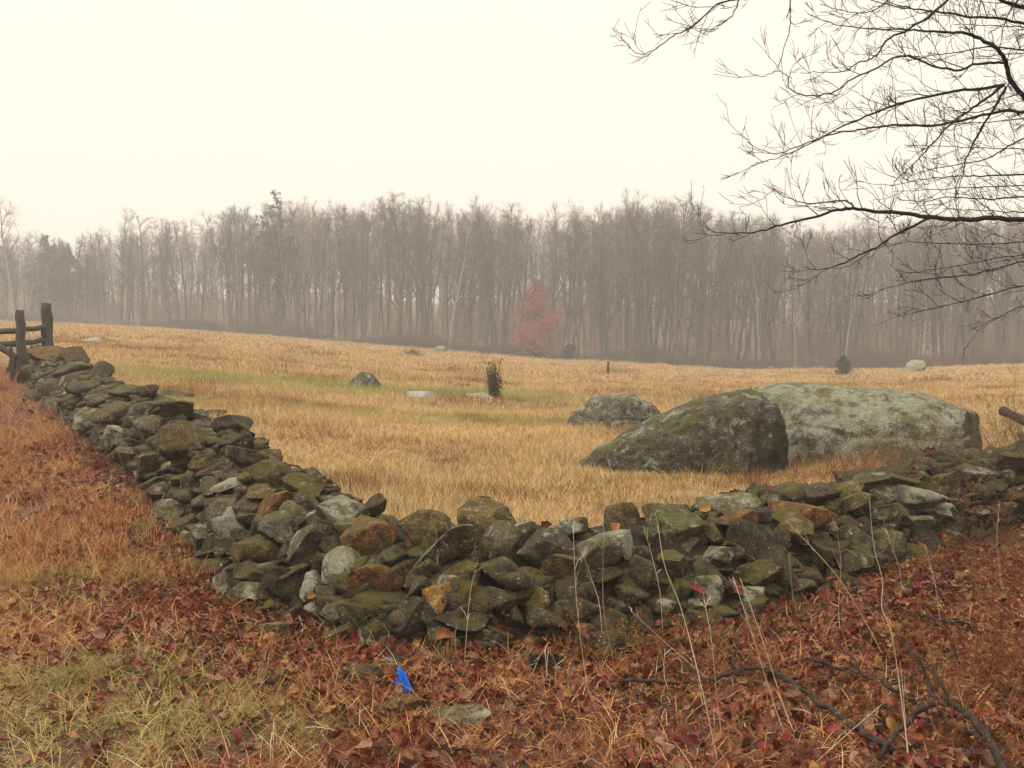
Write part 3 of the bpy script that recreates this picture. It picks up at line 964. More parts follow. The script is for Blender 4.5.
# some have blown into the joints and over the wall's top
X, Y = frustum(9000, 4.6, 12)
sd, arc = wall_sd(X, Y)
ok = (sd > -.1) & (sd < 1.2) & (R.uniform(size=len(X)) < np.where(sd < .34, np.where(X > -1.2, 1.0, .5), .12))
ok &= off_loose(X, Y)
X, Y = X[ok], Y[ok]; k = len(X)
pts.append(np.stack([X, Y, np.where(sd[ok] < .34, np.maximum(np.minimum(heap_h(X, Y), ground_h(X, Y) + .16) - R.uniform(-.02, .06, k), ground_h(X, Y) + .01), heap_h(X, Y) - R.uniform(.02, .10, k))], -1))
rot.append(np.stack([R.normal(.5, .6, k), R.normal(0, .6, k), R.uniform(0, 6.3, k)], -1))
s = R.uniform(.6, 1.1, k); scl.append(np.stack([s] * 3, -1)); pk.append(R.integers(0, 9, k))
scatter('fallen_leaves', np.vstack(pts), np.vstack(rot), np.vstack(scl), np.concatenate(pk), lv, 'russet and maroon fallen oak leaves along the wall foot')

# --- rusty weeds and fine dead stems on the right
def weed(i, h=.5, n=16, mat='rust_brush', spread_=.16, rad=.0017, bits=1):
    rng = np.random.default_rng(400 + i)
    A = Acc()
    for _ in range(n):
        az = rng.uniform(0, 6.3); le = rng.uniform(.1, .75)
        d = np.array([math.cos(az) * math.sin(le), math.sin(az) * math.sin(le), math.cos(le)])
        L_ = h * rng.uniform(.5, 1.1)
        b = np.array([rng.normal(0, spread_ * .5), rng.normal(0, spread_ * .5), -.01])
        P = [b]
        for k in range(4):
            d = d + rng.normal(0, .13, 3); d /= np.linalg.norm(d)
            P.append(P[-1] + d * L_ / 4)
        P = np.array(P)
        t = rng.uniform()
        A.tube(P, np.linspace(rad, rad * .4, 5), 3, t, False)
        for k in range(int(rng.integers(5, 11))):
            u = rng.uniform(.3, 1) * 3.99
            j = int(u); q = P[j] + (P[j + 1] - P[j]) * (u - j)
            e = d * .6 + rng.normal(0, .7, 3); e[2] = abs(e[2]) * .7; e /= np.linalg.norm(e)
            l = L_ * rng.uniform(.1, .3)
            A.tube(np.array([q, q + e * l * .5 + rng.normal(0, .008, 3), q + e * l + np.array([0, 0, -.012])]), [rad * .6, rad * .5, rad * .3], 3, t, False)
            for _k in range(bits):
                m_ = q + e * l * rng.uniform(.4, 1)
                s_ = rng.normal(size=3) * .006
                A.add([m_ - s_, m_ + s_, m_ + e * .02], None, [[0, 1, 2]], t)
    return proto(f'weed_{i}', A.build(f'weed_{i}', M[mat], False))


wd = [weed(i) for i in range(6)]
pts, rot, scl, pk = [], [], [], []
X, Y = frustum(2600, 3.0, 10)
sd, arc = wall_sd(X, Y)
dens = np.clip((X - .9 - .08 * (Y - 4)) * .32, .03, .75) * np.clip(.7 + .9 * gnoise(X * .9 + 2, Y * .9), .15, 1.2)
dens = np.maximum(dens, (((X - .55) / .25) ** 2 + ((Y - 4.95) / .25) ** 2 < 1) * 1.0)
near = np.where((X > 1.0) & (sd > -.75), .05, np.where((X > 1.0) & (sd > -1.2), .75, 1.25))
ok = (sd < .1) & (R.uniform(size=len(X)) < dens * near) & (X > -.4)
addpts(X[ok], Y[ok], .45, 1.05, 0, 6, .15)
scl[-1] *= (1 + .55 * np.clip((X[ok] - 2.6) / 1.5, 0, 1))[:, None]
scatter('dead_weeds', np.vstack(pts), np.vstack(rot), np.vstack(scl), np.concatenate(pk), wd, 'rusty brown dead weeds growing out of the leaf litter')

# grey vine-like brush over the wall's right end
gb = [weed(20 + i, .55, 14, 'brown_shrub', .2, .0022, 0) for i in range(3)]
pts, rot, scl, pk = [], [], [], []
X, Y = frustum(420, 6.0, 12)
sd, arc = wall_sd(X, Y)
ok = (sd > -.3) & (sd < 1.1) & (X > 2.6) & (R.uniform(size=len(X)) < .9)
Xo, Yo = X[ok], Y[ok]
addpts(Xo, Yo, .6, 1.1, 0, 3, .3)
pts[-1][:, 2] = np.maximum(heap_h(Xo, Yo) - .08, ground_h(Xo, Yo))
scatter('dry_brambles', np.vstack(pts), np.vstack(rot), np.vstack(scl), np.concatenate(pk), gb, 'thin grey brown brambles over the far end of the wall')

# ------------------------------------------------------------------ tall pale stalks, each its own
STALKS = [
    [(604, 505), (603, 560), (602.5, 609), (616, 673)], [(643.5, 526), (653, 560), (661, 594), (663, 640)], [(658, 525), (664, 568), (681.6, 606), (706, 705), (719, 768)],
    [(733, 577), (749, 624), (774, 705), (786, 738)], [(740, 578), (758, 626), (783, 705), (796, 738)], [(573, 522), (576, 603), (585, 673), (590, 700)], [(582, 552), (592, 580), (600, 603), (603, 650)],
    [(869.6, 500), (873, 547), (884, 582), (880, 608), (892, 629), (904, 718), (910, 768)], [(785, 520), (806, 541), (841, 579), (873, 635), (885, 660)], [(882, 516), (891, 545), (900, 568), (903, 600)],
    [(788, 552), (791, 575), (794, 610)], [(531, 676), (538, 660), (545, 645), (548, 690)], [(665, 648), (664, 659), (664, 679), (673, 700)], [(632, 612), (670, 647), (723, 691)],
    [(110, 414), (117, 445), (126, 480), (128, 492)], [(52, 398), (63, 414), (76, 430), (80, 446)], [(436, 530), (438, 568), (437, 600), (440, 640)], [(957, 686), (965, 712), (972, 744)],
    [(879, 707), (846, 735), (813, 765)], [(566, 684), (556, 665), (548, 645), (546, 690)], [(900, 660), (903, 690), (906, 730), (908, 766)], [(478, 560), (470, 590), (466, 640), (464, 668)],
    [(1000, 500), (996, 540), (1003, 600)], [(704, 600), (712, 640), (716, 690), (722, 740)], [(835, 522), (842, 560), (838, 610), (841, 640)], [(925, 545), (936, 585), (941, 630)],
]
SGROUP = 'pale dead stalks in front of the wall'
for i, s in enumerate(STALKS):
    base = hit(*s[-1], heap=False)
    Yb = base[1]
    P = [at_y(px, py, Yb + .03 * k) for k, (px, py) in enumerate(reversed(s))]
    P = np.array(P)
    # smooth it
    t = np.linspace(0, len(P) - 1, len(P) * 4)
    S = np.stack([np.interp(t, np.arange(len(P)), P[:, c]) for c in range(3)], -1)
    for _ in range(3): S[1:-1] = (S[:-2] + 2 * S[1:-1] + S[2:]) / 4
    A = Acc()
    c = S[0].copy()
    wth = .0027 if i in (2, 3, 4, 7, 8) else .0019
    A.tube(S - c, np.linspace(wth, wth * .4, len(S)), 4, R.uniform(.3, 1))
    # a dry leaf or two along the stalk
    for _ in range(int(R.integers(1, 3))):
        j = int(R.integers(len(S) // 3, len(S)))
        blade(A, R, S[j] - c, R.uniform(0, 6.3), R.uniform(.05, .14), R.uniform(.3, 1.2), .004, 1.5, 3, R.uniform())
    for _ in range(int(R.integers(2, 5))):      # seed head and side shoots
        j = int(R.integers(int(len(S) * .55), len(S) - 1)); q0 = S[j] - c
        e = (S[j + 1] - S[j]) / np.linalg.norm(S[j + 1] - S[j]) + R.normal(0, .5, 3)
        A.tube(np.array([q0, q0 + e * R.uniform(.02, .06)]), [.0011, .0006], 3, .6, False)
    o = obj('dead_stalk', A.build('dead_stalk', M['pale_stem'], True), None, c)
    tag(o, 'thin pale dead grass stalk standing before the stone wall', 'stalk', SGROUP)
for o in [x for x in bpy.data.objects if x.name.startswith('dead_stalk')]:
    pass
SL = {0: 'straight upright pale stalk before the light stone in the wall middle', 2: 'longest pale stalk leaning from the mossy round stone down to the leaf litter',
      7: 'tall kinked straw stalk rising from forked branch to the wall top', 8: 'thick tan stalk slanting across the wall beside the brown rock',
      12: 'short looped whitish stalk beside the small green stone', 18: 'stout pale stalk slanting low beside the fallen forked branch',
      14: 'thin pale stalk leaning on the left arm of wall above red grass', 13: 'brownish stalk lying slantwise over the red leaves'}
st = [x for x in COL.objects if x.name.startswith('dead_stalk')]
st.sort(key=lambda x: x.name)
for i, lb in SL.items():
    st[i]['label'] = lb

# ------------------------------------------------------------------ fallen branches
def stick(pts_, r0, r1, label, lift=.045, side=(), name='fallen_branch'):
    P = []
    for (px, py, dz) in pts_:
        q = hit(px, py, heap=False)
        P.append(q + np.array([0, 0, dz + lift]))
    P = np.array(P)
    t = np.linspace(0, len(P) - 1, len(P) * 5)
    S = np.stack([np.interp(t, np.arange(len(P)), P[:, c]) for c in range(3)], -1)
    for _ in range(4): S[1:-1] = (S[:-2] + 2 * S[1:-1] + S[2:]) / 4
    S += R.normal(0, .0055, S.shape)
    A = Acc(); c = S[len(S) // 2].copy()
    rr = np.linspace(r0, r1, len(S)) * R.uniform(.88, 1.12, len(S))
    A.tube(S - c, rr, 8)
    for (k, dx, dy, dz, L_) in side:
        b = S[int(k * (len(S) - 1))] - c
        d = np.array([dx, dy, dz], float); d /= np.linalg.norm(d)
        Q = np.array([b + d * L_ * u + R.normal(0, .012, 3) * (u > 0) for u in np.linspace(0, 1, 6)])
        A.tube(Q, np.linspace(rr[int(k * (len(S) - 1))] * .75, .003, 6), 6)
    o = obj(name, A.build(name, M['branch_dead'], True), None, c)
    tag(o, label, 'branch', 'dead branches on the leaf litter')
    return o


stick([(622, 693, .02), (680, 697, .02), (724, 694, .03), (750, 684, .05), (775, 690, .04), (812, 712, .02), (858, 740, .0), (890, 762, .0)], .008, .015, 'long thin dark branch lying curved across the red leaves', side=((.35, .3, .7, .5, .25),))
stick([(800, 680, .06), (848, 690, .06), (880, 703, .05), (905, 716, .05), (940, 738, .03), (985, 752, .0)], .008, .010, 'straight dead branch with side twigs crossing behind the forked one',
      side=((.45, .9, .3, .25, .42), (.3, -.3, .8, .5, .22), (.7, .5, .6, .6, .3)))
stick([(878, 768, .0), (905, 748, .06), (925, 738, .09), (948, 736, .10), (968, 745, .08), (990, 762, .04), (1010, 790, .0)], .010, .017, 'thick forked dead branch arched over the leaf litter at the near corner',
      side=((.45, -.4, .6, .9, .28), (.5, .1, .9, .6, .22)))
stick([(252, 699, .0), (275, 692, .02), (300, 685, .03)], .016, .008, 'short dark broken branch on the path among red leaves')
stick([(905, 628, .04), (960, 640, .05), (1015, 655, .04)], .006, .009, 'thin bare branch in rusty weeds before the wall end')

# a broken rail lying in the field at the right
P0 = hit(1004, 416, 60, heap=False)
A = Acc()
a = at_y(1003, 411, 15.5); b = at_y(1066, 440, 14.2)
S = np.array([a + (b - a) * u for u in np.linspace(0, 1, 9)]); c = S[4].copy()
A.tube(S - c, .072 + R.uniform(-.012, .012, 9), 9)
tag(obj('log', A.build('log', M['branch_dead'], True), None, c), 'dark broken log lying in the straw grass beyond the wall end', 'log')

# ------------------------------------------------------------------ blue flag
q = hit(402, 700, heap=False)
root = obj('marker_flag', None, None, q)
tag(root, 'small bright blue plastic marker flag standing in red leaves', 'flag')
n = 7
V, Q, T = [], [], []
for i in range(n + 1):
    for j in range(n + 1):
        u, v = i / n, j / n
        w = .030 + .066 * (1 - v) ** .8
        x = (u - .5) * w - .016 * v + .012
        z = v * .13
        if u > .5: z *= 1 - .35 * (u - .5)
        V.append((x, .012 * math.sin(u * 5 + v * 2) + .006 * math.sin(u * 17 + v * 9) + .02 * v, z + .012))
for i in range(n):
    for j in range(n):
        k = i * (n + 1) + j
        Q.append([k, k + n + 1, k + n + 2, k + 1])
A = Acc(); A.add(V, Q)
fl = obj('flag', A.build('flag', M['blue'], True), root)
so = fl.modifiers.new('thickness', 'SOLIDIFY'); so.thickness = .0012
A = Acc(); A.tube(np.array([(.0, .02, -.02), (-.002, .024, .05), (-.005, .026, .14)]), .0014, 5)
obj('wire', A.build('wire', M['branch_dead'], True), root)

# ------------------------------------------------------------------ wooden fence at the far end of the wall
Yf = 25.2
root = obj('wooden_fence', None, None, (xy(34, Yf), Yf, float(ground_h(xy(34, Yf), Yf))))
tag(root, 'weathered split rail fence with two posts at the far end of the stone wall', 'fence')


def fpart(name, A):
    o = obj(name, A.build(name, M['post'], True), root)
    o.matrix_parent_inverse = Matrix.Translation(-root.location)
    return o


def post(px, w, ytop, Y, rough=True):
    top = at_y(px, ytop, Y); x = top[0]; gz = float(ground_h(x, Y)) - .2
    A = Acc()
    zs = np.linspace(gz, top[2], 12)
    rw = w / 1000 * Y / 2
    P = np.array([(x + .015 * math.sin(k * 1.7), Y + .01 * math.cos(k * 2.1), z) for k, z in enumerate(zs)])
    rr = rw * (1 + R.uniform(-.08, .08, 12)); rr[-1] *= .8
    A.tube(P, rr, 7)
    return fpart('post', A)


def rail(p0, p1, w, Y0, Y1):
    a = at_y(*p0, Y0); b = at_y(*p1, Y1)
    A = Acc()
    S = np.array([a + (b - a) * u + np.array([0, 0, .012 * math.sin(u * 9)]) for u in np.linspace(0, 1, 10)])
    A.tube(S, w / 1000 * Y0 / 2 * (1 + R.uniform(-.1, .1, 10)), 6)
    return fpart('rail', A)


post(20, 9.5, 310, Yf - .5); post(46.5, 11, 303, Yf + .1)
post(-95, 10, 306, Yf - .6)
rail((-95, 336), (20, 331), 7, Yf - .45, Yf - .35); rail((20, 330), (48, 327), 6, Yf - .3, Yf + .05)
rail((-95, 350), (18, 344), 7, Yf - .45, Yf - .4); rail((18, 344), (46, 340), 6, Yf - .3, Yf + .05)
rail((-40, 320), (16, 358), 7, Yf - .8, Yf - .7)
post(11, 4.5, 346, 22.6)

# ------------------------------------------------------------------ trees
def grow(rng, P0, d, L_, r0, r1, n, wob, up):
    P = [np.array(P0, float)]
    d = np.array(d, float); d /= np.linalg.norm(d)
    for _ in range(n):
        d = d + rng.normal(0, wob, 3) + np.array([0, 0, up]); d /= np.linalg.norm(d)
        P.append(P[-1] + d * L_ / n)
    return np.array(P), np.linspace(r0, r1, n + 1)


def perp(rng, d, ang):
    d = d / np.linalg.norm(d)
    a = np.cross(d, rng.normal(size=3)); a /= np.linalg.norm(a)
    return d * math.cos(ang) + a * math.sin(ang)


def bare(seed, H=20., fork=False, first=.3, spread_=.28, dense=1.0):
    """a leafless forest tree of unit build: trunk and crown meshes"""
    rng = np.random.default_rng(seed)
    TK, CR = Acc(), Acc()
    stems = []
    P, r = grow(rng, (0, 0, -.3), (rng.normal(0, .03), rng.normal(0, .03), 1), H * .97, H * .0085 + .04, .025, 14, .035, .04)
    TK.tube(P, r, 7); stems.append((P, r, H))
    if fork:
        j = int(rng.integers(4, 7))
        d = perp(rng, P[j + 1] - P[j], .38)
        P2, r2 = grow(rng, P[j], d, H * (1 - j / 14) * .95, r[j] * .8, .025, 10, .05, .16)
        TK.tube(P2, r2, 6); stems.append((P2, r2, H * .7))
    for P, r, Hs in stems:
        n = len(P) - 1
        nl = int(21 * dense) if Hs == H else int(14 * dense)
        for k in range(nl):
            u = first + (1 - first) * (k + rng.uniform()) / nl
            x = u * n; j = min(int(x), n - 1); q = P[j] + (P[j + 1] - P[j]) * (x - j)
            d0 = P[j + 1] - P[j]
            ang = rng.uniform(.6, 1.2) * (1.1 - .35 * u)
            d = perp(rng, d0, ang)
            L1 = H * spread_ * (1.12 - u) ** .7 * rng.uniform(.55, 1.15)
            B, rb = grow(rng, q, d, L1, max(r[j] * .42, .03), .014, 6, .12, .085)
            CR.tube(B, rb, 4, .3, False)
            for _ in range(int(rng.integers(4, 7))):
                y = rng.uniform(.2, 1) * 5.99; jj = int(y); q2 = B[jj] + (B[jj + 1] - B[jj]) * (y - jj)
                d2 = perp(rng, B[jj + 1] - B[jj], rng.uniform(.4, .95))
                C, rc = grow(rng, q2, d2, L1 * rng.uniform(.22, .55), .016, .008, 3, .2, .07)
                CR.tube(C, rc, 3, .6, False)
                for _ in range(int(rng.integers(4, 7))):
                    z = rng.uniform(.15, 1) * 2.99; j3 = int(z); q3 = C[j3] + (C[j3 + 1] - C[j3]) * (z - j3)
                    d3 = perp(rng, C[j3 + 1] - C[j3], rng.uniform(.3, .9))
                    E, re = grow(rng, q3, d3, rng.uniform(.4, 1.2), .0095, .005, 2, .25, .05)
                    CR.tube(E, re, 3, .9, False)
    return TK, CR


PROTO = []
for i in range(10):
    TK, CR = bare(500 + i, 20., fork=(i % 2 == 1), first=.22 + .03 * (i % 5), spread_=(.22, .30, .19, .26, .34, .20, .27, .23, .32, .19)[i])
    PROTO.append((TK.build(f'trunk_{i}', M['bark_far']), CR.build(f'crown_{i}', M['twig_far']), TK, CR))

PALE = []
for p_ in PROTO:
    m_ = p_[0].copy(); m_.materials.clear(); m_.materials.append(M['bark_pale']); PALE.append(m_)
TOPX = np.array([-300, 0, 60, 110, 160, 200, 230, 262, 310, 350, 400, 450, 500, 560, 600, 640, 690, 740, 800, 860, 950, 1024, 1300.])
TOPY = np.array([238, 236, 238, 226, 222, 226, 208, 216, 200, 206, 194, 202, 206, 214, 210, 196, 204, 214, 222, 220, 214, 210, 205.])


def tree(i_p, x, Y, H, rz, label, group=None, name='bare_tree', trunk_mat=None):
    root = obj(name, None, None, (x, Y, float(ground_h(x, Y))))
    tag(root, label, 'tree', group)
    root.rotation_euler = (R.normal(0, .035), R.normal(0, .04), rz)
    root.scale = (H / 20 * R.choice((.6, .8, .95, 1.1, 1.5)) * R.uniform(.9, 1.1),) * 2 + (H / 20,)
    tk = obj('trunk', PALE[i_p] if R.uniform() < .16 else PROTO[i_p][0], root); cr = obj('crown', PROTO[i_p][1], root)
    return root


TL = [('slender bare grey tree in the wood behind the wooden fence', -200, 130), ('slim bare grey tree in the misty wood above the slope crest', 130, 330),
      ('bare grey forest tree in the wood between the grassy crest and the red tree', 330, 505), ('bare grey forest tree in the wood between red tree and dome boulder', 505, 640),
      ('bare grey forest tree in the wood beyond the wedge shaped boulder', 640, 790), ('bare grey forest tree in the wood beyond the longest boulder', 790, 935), ('bare grey forest tree in the wood under the overhanging boughs', 935, 1300)]


def tlabel(px):
    for lb, a, b in TL:
        if a <= px < b: return lb
    return TL[0][0] if px < 0 else TL[-1][0]


def zgroup(px):
    return 'trees of the wood edge ' + tlabel(px).split(' wood ')[1]


# rows of the wood edge, each tree a thing of its own
for row, (dd, gap) in enumerate(((0, 15), (6, 13.5), (13, 12.5))):
    px = -45 + R.uniform(0, 10)
    while px < 1072:
        if R.uniform() < .12: px += R.uniform(5, 22)
        D = float(np.interp(px, TT, DE)) + dd + R.uniform(-1.5, 2.5)
        x = xy(px, D)
        g_ = float(ground_h(x, D))
        ty = np.interp(px, TOPX, TOPY) + R.normal(4, 7) + (14 if row == 0 else 0) * R.uniform()
        if R.uniform() < .25: ty += R.uniform(15, 70)
        H = 1.65 + (330 - ty) / 1000 * D - g_
        if not (row == 0 and 505 < px < 570):
            tree(int(R.integers(10)), x, D, H, R.uniform(0, 6.3), tlabel(px), zgroup(px))
        px += gap * R.uniform(.15, 1.9)
# the ones that stand out
special = [(17, 150, 200, 4, 'tall pale loose crowned tree rising above its neighbours behind the fence posts'), (704, 106, 208, 1, 'forked bare tree with open fan crown, farthest forward beyond the boulders'),
           (678, 108, 196, 8, 'tall bare tree with rounded crown left of the forked tree'), (633, 113, 192, 4, 'tallest wide crowned bare tree between red tree and wedge boulder'),
           (399, 124, 192, 1, 'tall dark stemmed bare tree above the rounded rock on the slope')]
for (px, D, ty, ip, lb) in special:
    x = xy(px, D); g_ = float(ground_h(x, D))
    t = tree(ip, x, D, 1.65 + (330 - ty) / 1000 * D - g_, R.uniform(0, 6.3), lb)
    if px == 17:
        [c for c in t.children if c.name.startswith('trunk')][0].data = PALE[ip]

# the wood behind reads as one mass
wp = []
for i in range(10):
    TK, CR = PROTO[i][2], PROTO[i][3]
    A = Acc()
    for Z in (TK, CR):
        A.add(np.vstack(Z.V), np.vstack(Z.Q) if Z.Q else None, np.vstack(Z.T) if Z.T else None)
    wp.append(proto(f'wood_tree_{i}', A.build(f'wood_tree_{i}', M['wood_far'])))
n = 1000
pxs = R.uniform(-140, 1165, n)
D = np.interp(pxs, TT, DE) + 17 + 95 * R.uniform(0, 1, n) ** 1.2
X = (pxs - 512) / 1000 * D
Z = ground_h(X, D)
ty = np.interp(pxs, TOPX, TOPY) + R.normal(8, 8, n) + 6
H = np.maximum(1.65 + (330 - ty) / 1000 * D - Z, 9)
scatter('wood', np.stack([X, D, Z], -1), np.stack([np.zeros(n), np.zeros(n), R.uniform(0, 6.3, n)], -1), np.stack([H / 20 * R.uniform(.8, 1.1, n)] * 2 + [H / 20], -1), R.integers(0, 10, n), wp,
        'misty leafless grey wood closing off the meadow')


# saplings and brush under the trees
def thicket(i):
    rng = np.random.default_rng(700 + i)
    A = Acc()
    for _ in range(26):
        b = (rng.normal(0, 1.3), rng.normal(0, .9), -.1)
        P, r = grow(rng, b, (rng.normal(0, .18), rng.normal(0, .18), 1), rng.uniform(1.2, 4.5), .022, .008, 5, .1, .06)
        A.tube(P, r, 3, rng.uniform(), False)
        for _ in range(9):
            y = rng.uniform(.15, 1) * 4.99; j = int(y); q = P[j] + (P[j + 1] - P[j]) * (y - j)
            C, rc = grow(rng, q, perp(rng, P[j + 1] - P[j], rng.uniform(.4, 1)), rng.uniform(.4, 1.3), .012, .006, 3, .2, .1)
            A.tube(C, rc, 3, rng.uniform(), False)
    return proto(f'thicket_{i}', A.build(f'thicket_{i}', M['undergrowth']))


th_ = [thicket(i) for i in range(5)]
n = 800
pxs = R.uniform(-120, 1150, n)
D = np.interp(pxs, TT, DE) + R.uniform(-2, 75, n)
X = (pxs - 512) / 1000 * D
s = R.uniform(.5, 1.25, n) * np.where(D - np.interp(pxs, TT, DE) < 3, .55, 1)
scatter('undergrowth', np.stack([X, D, ground_h(X, D)], -1), np.stack([np.zeros(n), np.zeros(n), R.uniform(0, 6.3, n)], -1), s, R.integers(0, 5, n), th_, 'mauve brown leafless undergrowth at the foot of the wood')


def edge_mesh(i):
    m_ = thicket(i).data; m_.materials.clear(); m_.materials.append(M['brown_shrub'])
    return m_


# rusty brush along the ragged edge of the field
n = 1500
pxs = R.uniform(-100, 1140, n)
D = np.interp(pxs, TT, DE) + R.normal(0, 2.2, n) + 1.5 * np.sin(pxs * .021)
X = (pxs - 512) / 1000 * D
s_ = R.uniform(.12, .42, n) * (1 + .5 * np.sin(pxs * .013) * np.sin(pxs * .041))
scatter('edge_brush', np.stack([X, D, ground_h(X, D)], -1), np.stack([np.zeros(n), np.zeros(n), R.uniform(0, 6.3, n)], -1), np.stack([s_ * 1.3, s_ * 1.3, s_], -1), R.integers(0, 3, n),
        [proto(f'edge_{i}', edge_mesh(20 + i)) for i in range(3)], 'low rusty brush along the edge of the wood')


# evergreens and the red tree: trunk + crown of small faces
def leafy(rng, blobs, n, size, mat, name, flat=.5):
    """BLOBS: (centre, radii, weight); leaf-sized faces spread through their volume"""
    A = Acc()
    ws = np.array([b[2] for b in blobs], float); ws /= ws.sum()
    idx = rng.choice(len(blobs), n, p=ws)
    C = np.array([b[0] for b in blobs])[idx]; Rr = np.array([b[1] for b in blobs])[idx]
    d = rng.normal(size=(n, 3)); d /= np.linalg.norm(d, axis=1)[:, None]
    P = C + d * Rr * (rng.uniform(0, 1, n) ** .45)[:, None]
    a = rng.normal(size=(n, 3)); a[:, 2] *= flat; a /= np.linalg.norm(a, axis=1)[:, None]
    b = np.cross(a, rng.normal(size=(n, 3))); b /= np.linalg.norm(b, axis=1)[:, None]
    s = size * rng.uniform(.5, 1.4, n)[:, None]
    V = np.stack([P - a * s, P + b * s * .45, P + a * s, P - b * s * .45], 1).reshape(-1, 3)
    Q = np.arange(n * 4).reshape(-1, 4)
    t = rng.uniform(size=len(blobs))[idx] * .6 + rng.uniform(size=n) * .4
    A.add(V, Q, None, np.repeat(t, 4))
    return A.build(name, mat, False)


def evergreen(px, ybase, ytop, wpx, D, label, shape, mat, cat, name, n=5000, size=.25, seed=1, fat=.04):
    rng = np.random.default_rng(seed)
    x = xy(px, D); gz = float(ground_h(x, D))
    H = 1.65 + (330 - ytop) / 1000 * D - gz
    W = wpx / 1000 * D / 2
    root = obj(name, None, None, (x, D, gz)); tag(root, label, cat)
    A = Acc(); P, r = grow(rng, (0, 0, -.2), (0, 0, 1), H * .95, max(H * .014, .012), .008, 8, .02, .05); A.tube(P, r, 6)
    bl = []
    m = int(rng.integers(45, 60))
    for k in range(m):
        u = (k + rng.uniform()) / m
        w = np.interp(u, [p[0] for p in shape], [p[1] for p in shape]) * W
        az = rng.uniform(0, 6.3); rr = w * rng.uniform(.25, .95)
        c = np.array([math.cos(az) * rr, math.sin(az) * rr, u * H * .97 + rng.normal(0, .01 * H)])
        bl.append((c, np.array([max(w * .42, W * .1), max(w * .42, W * .1), H * fat]), w + .1 * W))
        A.tube(np.array([[P[min(8, int(u * 8))][0], P[min(8, int(u * 8))][1], c[2] - rr * .2], c]), [max(H * .004, .004), .003], 4)
    obj('trunk', A.build('trunk', M['bark_far']), root)
    obj('crown', leafy(rng, bl, n, size, mat, 'crown'), root)
    return root


cone = [(0, .35), (.12, 1), (.5, .72), (.85, .3), (1, .05)]
oval = [(0, .55), (.2, .95), (.55, 1), (.85, .6), (1, .15)]
spire = [(.0, 0.1), (.35, .5), (.5, .85), (.7, 1), (.88, .6), (1, .04)]
evergreen(48, 318, 236, 34, 176, 'tallest of three dark evergreens in the wood behind the fence posts', oval, M['needle'], 'tree', 'evergreen_tree', 6500, .30, 31, .06)
evergreen(70, 318, 247, 36, 171, 'middle one of three dark evergreens in the wood right of the fence', oval, M['needle'], 'tree', 'evergreen_tree', 6500, .30, 38, .06)
evergreen(93, 318, 256, 32, 178, 'lowest, rightmost of three dark evergreens at the wood edge', oval, M['needle'], 'tree', 'evergreen_tree', 5000, .30, 37, .06)
evergreen(277, 335, 188, 44, 139, 'tall pointed pine rising above the bare wood', spire, M['needle'], 'tree', 'pine_tree', 1900, .21, 32, .022)
evergreen(533, 357, 341, 14, 113, 'small dark green bush at the foot of the red tree', oval, M['needle'], 'bush', 'evergreen_bush', 1500, .14, 33)
evergreen(570, 360, 343, 16, 115, 'small dark green bush just right of the red tree', oval, M['needle'], 'bush', 'evergreen_bush', 1500, .14, 34)
evergreen(843, 378, 355, 16, float(hit(843, 377, 110, heap=False)[1]), 'small olive green conifer before the wood above the long boulder', oval, M['yew'], 'bush', 'conifer', 2200, .12, 35)
evergreen(536, 358, 281, 47, 114, 'only tree still in russet red leaf at the wood edge', [(0, .6), (.15, .9), (.45, 1), (.7, .85), (.88, .55), (1, .15)], M['red_leaf'], 'tree', 'red_leaved_tree', 9000, .13, 36, .10)

# the juniper in the middle of the field: upright sprays
rng = np.random.default_rng(41)
Pj = hit(494, 404, 60, heap=False); D = Pj[1]
root = obj('juniper', None, None, Pj); tag(root, 'slim dark upright juniper alone in the meadow', 'shrub')
H = 52 / 1000 * D; W = 30 / 1000 * D / 2
A, B = Acc(), Acc()
for k in range(26):
    az = rng.uniform(0, 6.3); ln = rng.uniform(.01, .19)
    P, r = grow(rng, (rng.normal(0, .05), rng.normal(0, .05), -.03), (math.cos(az) * ln, math.sin(az) * ln, 1), H * (rng.uniform(.85, 1.02) if k < 3 else rng.uniform(.4, .86)) * (1 - ln * .6), .014, .004, 6, .05, .06)
    A.tube(P, r, 4)
    for _ in range(95):
        y = rng.uniform(.03, 1) ** .9 * 5.99; j = int(y); q = P[j] + (P[j + 1] - P[j]) * (y - j) + rng.normal(0, .062, 3) * (1.3 - y / 6.5)
        e = rng.normal(0, .5, 3); e[2] = abs(e[2]) + .6; e /= np.linalg.norm(e); f = np.cross(e, rng.normal(size=3)); f /= np.linalg.norm(f)
        l = rng.uniform(.03, .09)
        B.add([q, q + e * l * .5 + f * l * .16, q + e * l, q + e * l * .5 - f * l * .16], [[0, 1, 2, 3]], None, rng.uniform())
obj('stem', A.build('stem', M['branch_dead']), root)
obj('foliage', B.build('foliage', M['juniper'], False), root)


# low brown shrubs on the field
def shrub(px, py, w, h, label, seed):
    rng = np.random.default_rng(seed)
    P0 = hit(px, py, 120, heap=False); D = P0[1]
    W = w / 1000 * D / 2; H = h / 1000 * D
    A = Acc()
    for _ in range(90):
        b = np.array([rng.normal(0, W * .4), rng.normal(0, W * .3), -.02])
        P, r = grow(rng, b, (rng.normal(0, .7), rng.normal(0, .5), 1), H * rng.uniform(.5, 1.3), .006, .003, 4, .2, .0)
        A.tube(P, r + D * .00008, 3, rng.uniform(), False)
        for _ in range(5):
            j = int(rng.integers(1, 4))
            C, rc = grow(rng, P[j], perp(rng, P[j + 1] - P[j], .8), H * rng.uniform(.2, .5), .004, .002, 2, .2, 0)
            A.tube(C, rc + D * .00006, 3, rng.uniform(), False)
    o = obj('shrub', A.build('shrub', M['brown_shrub']), None, P0)
    tag(o, label, 'shrub')


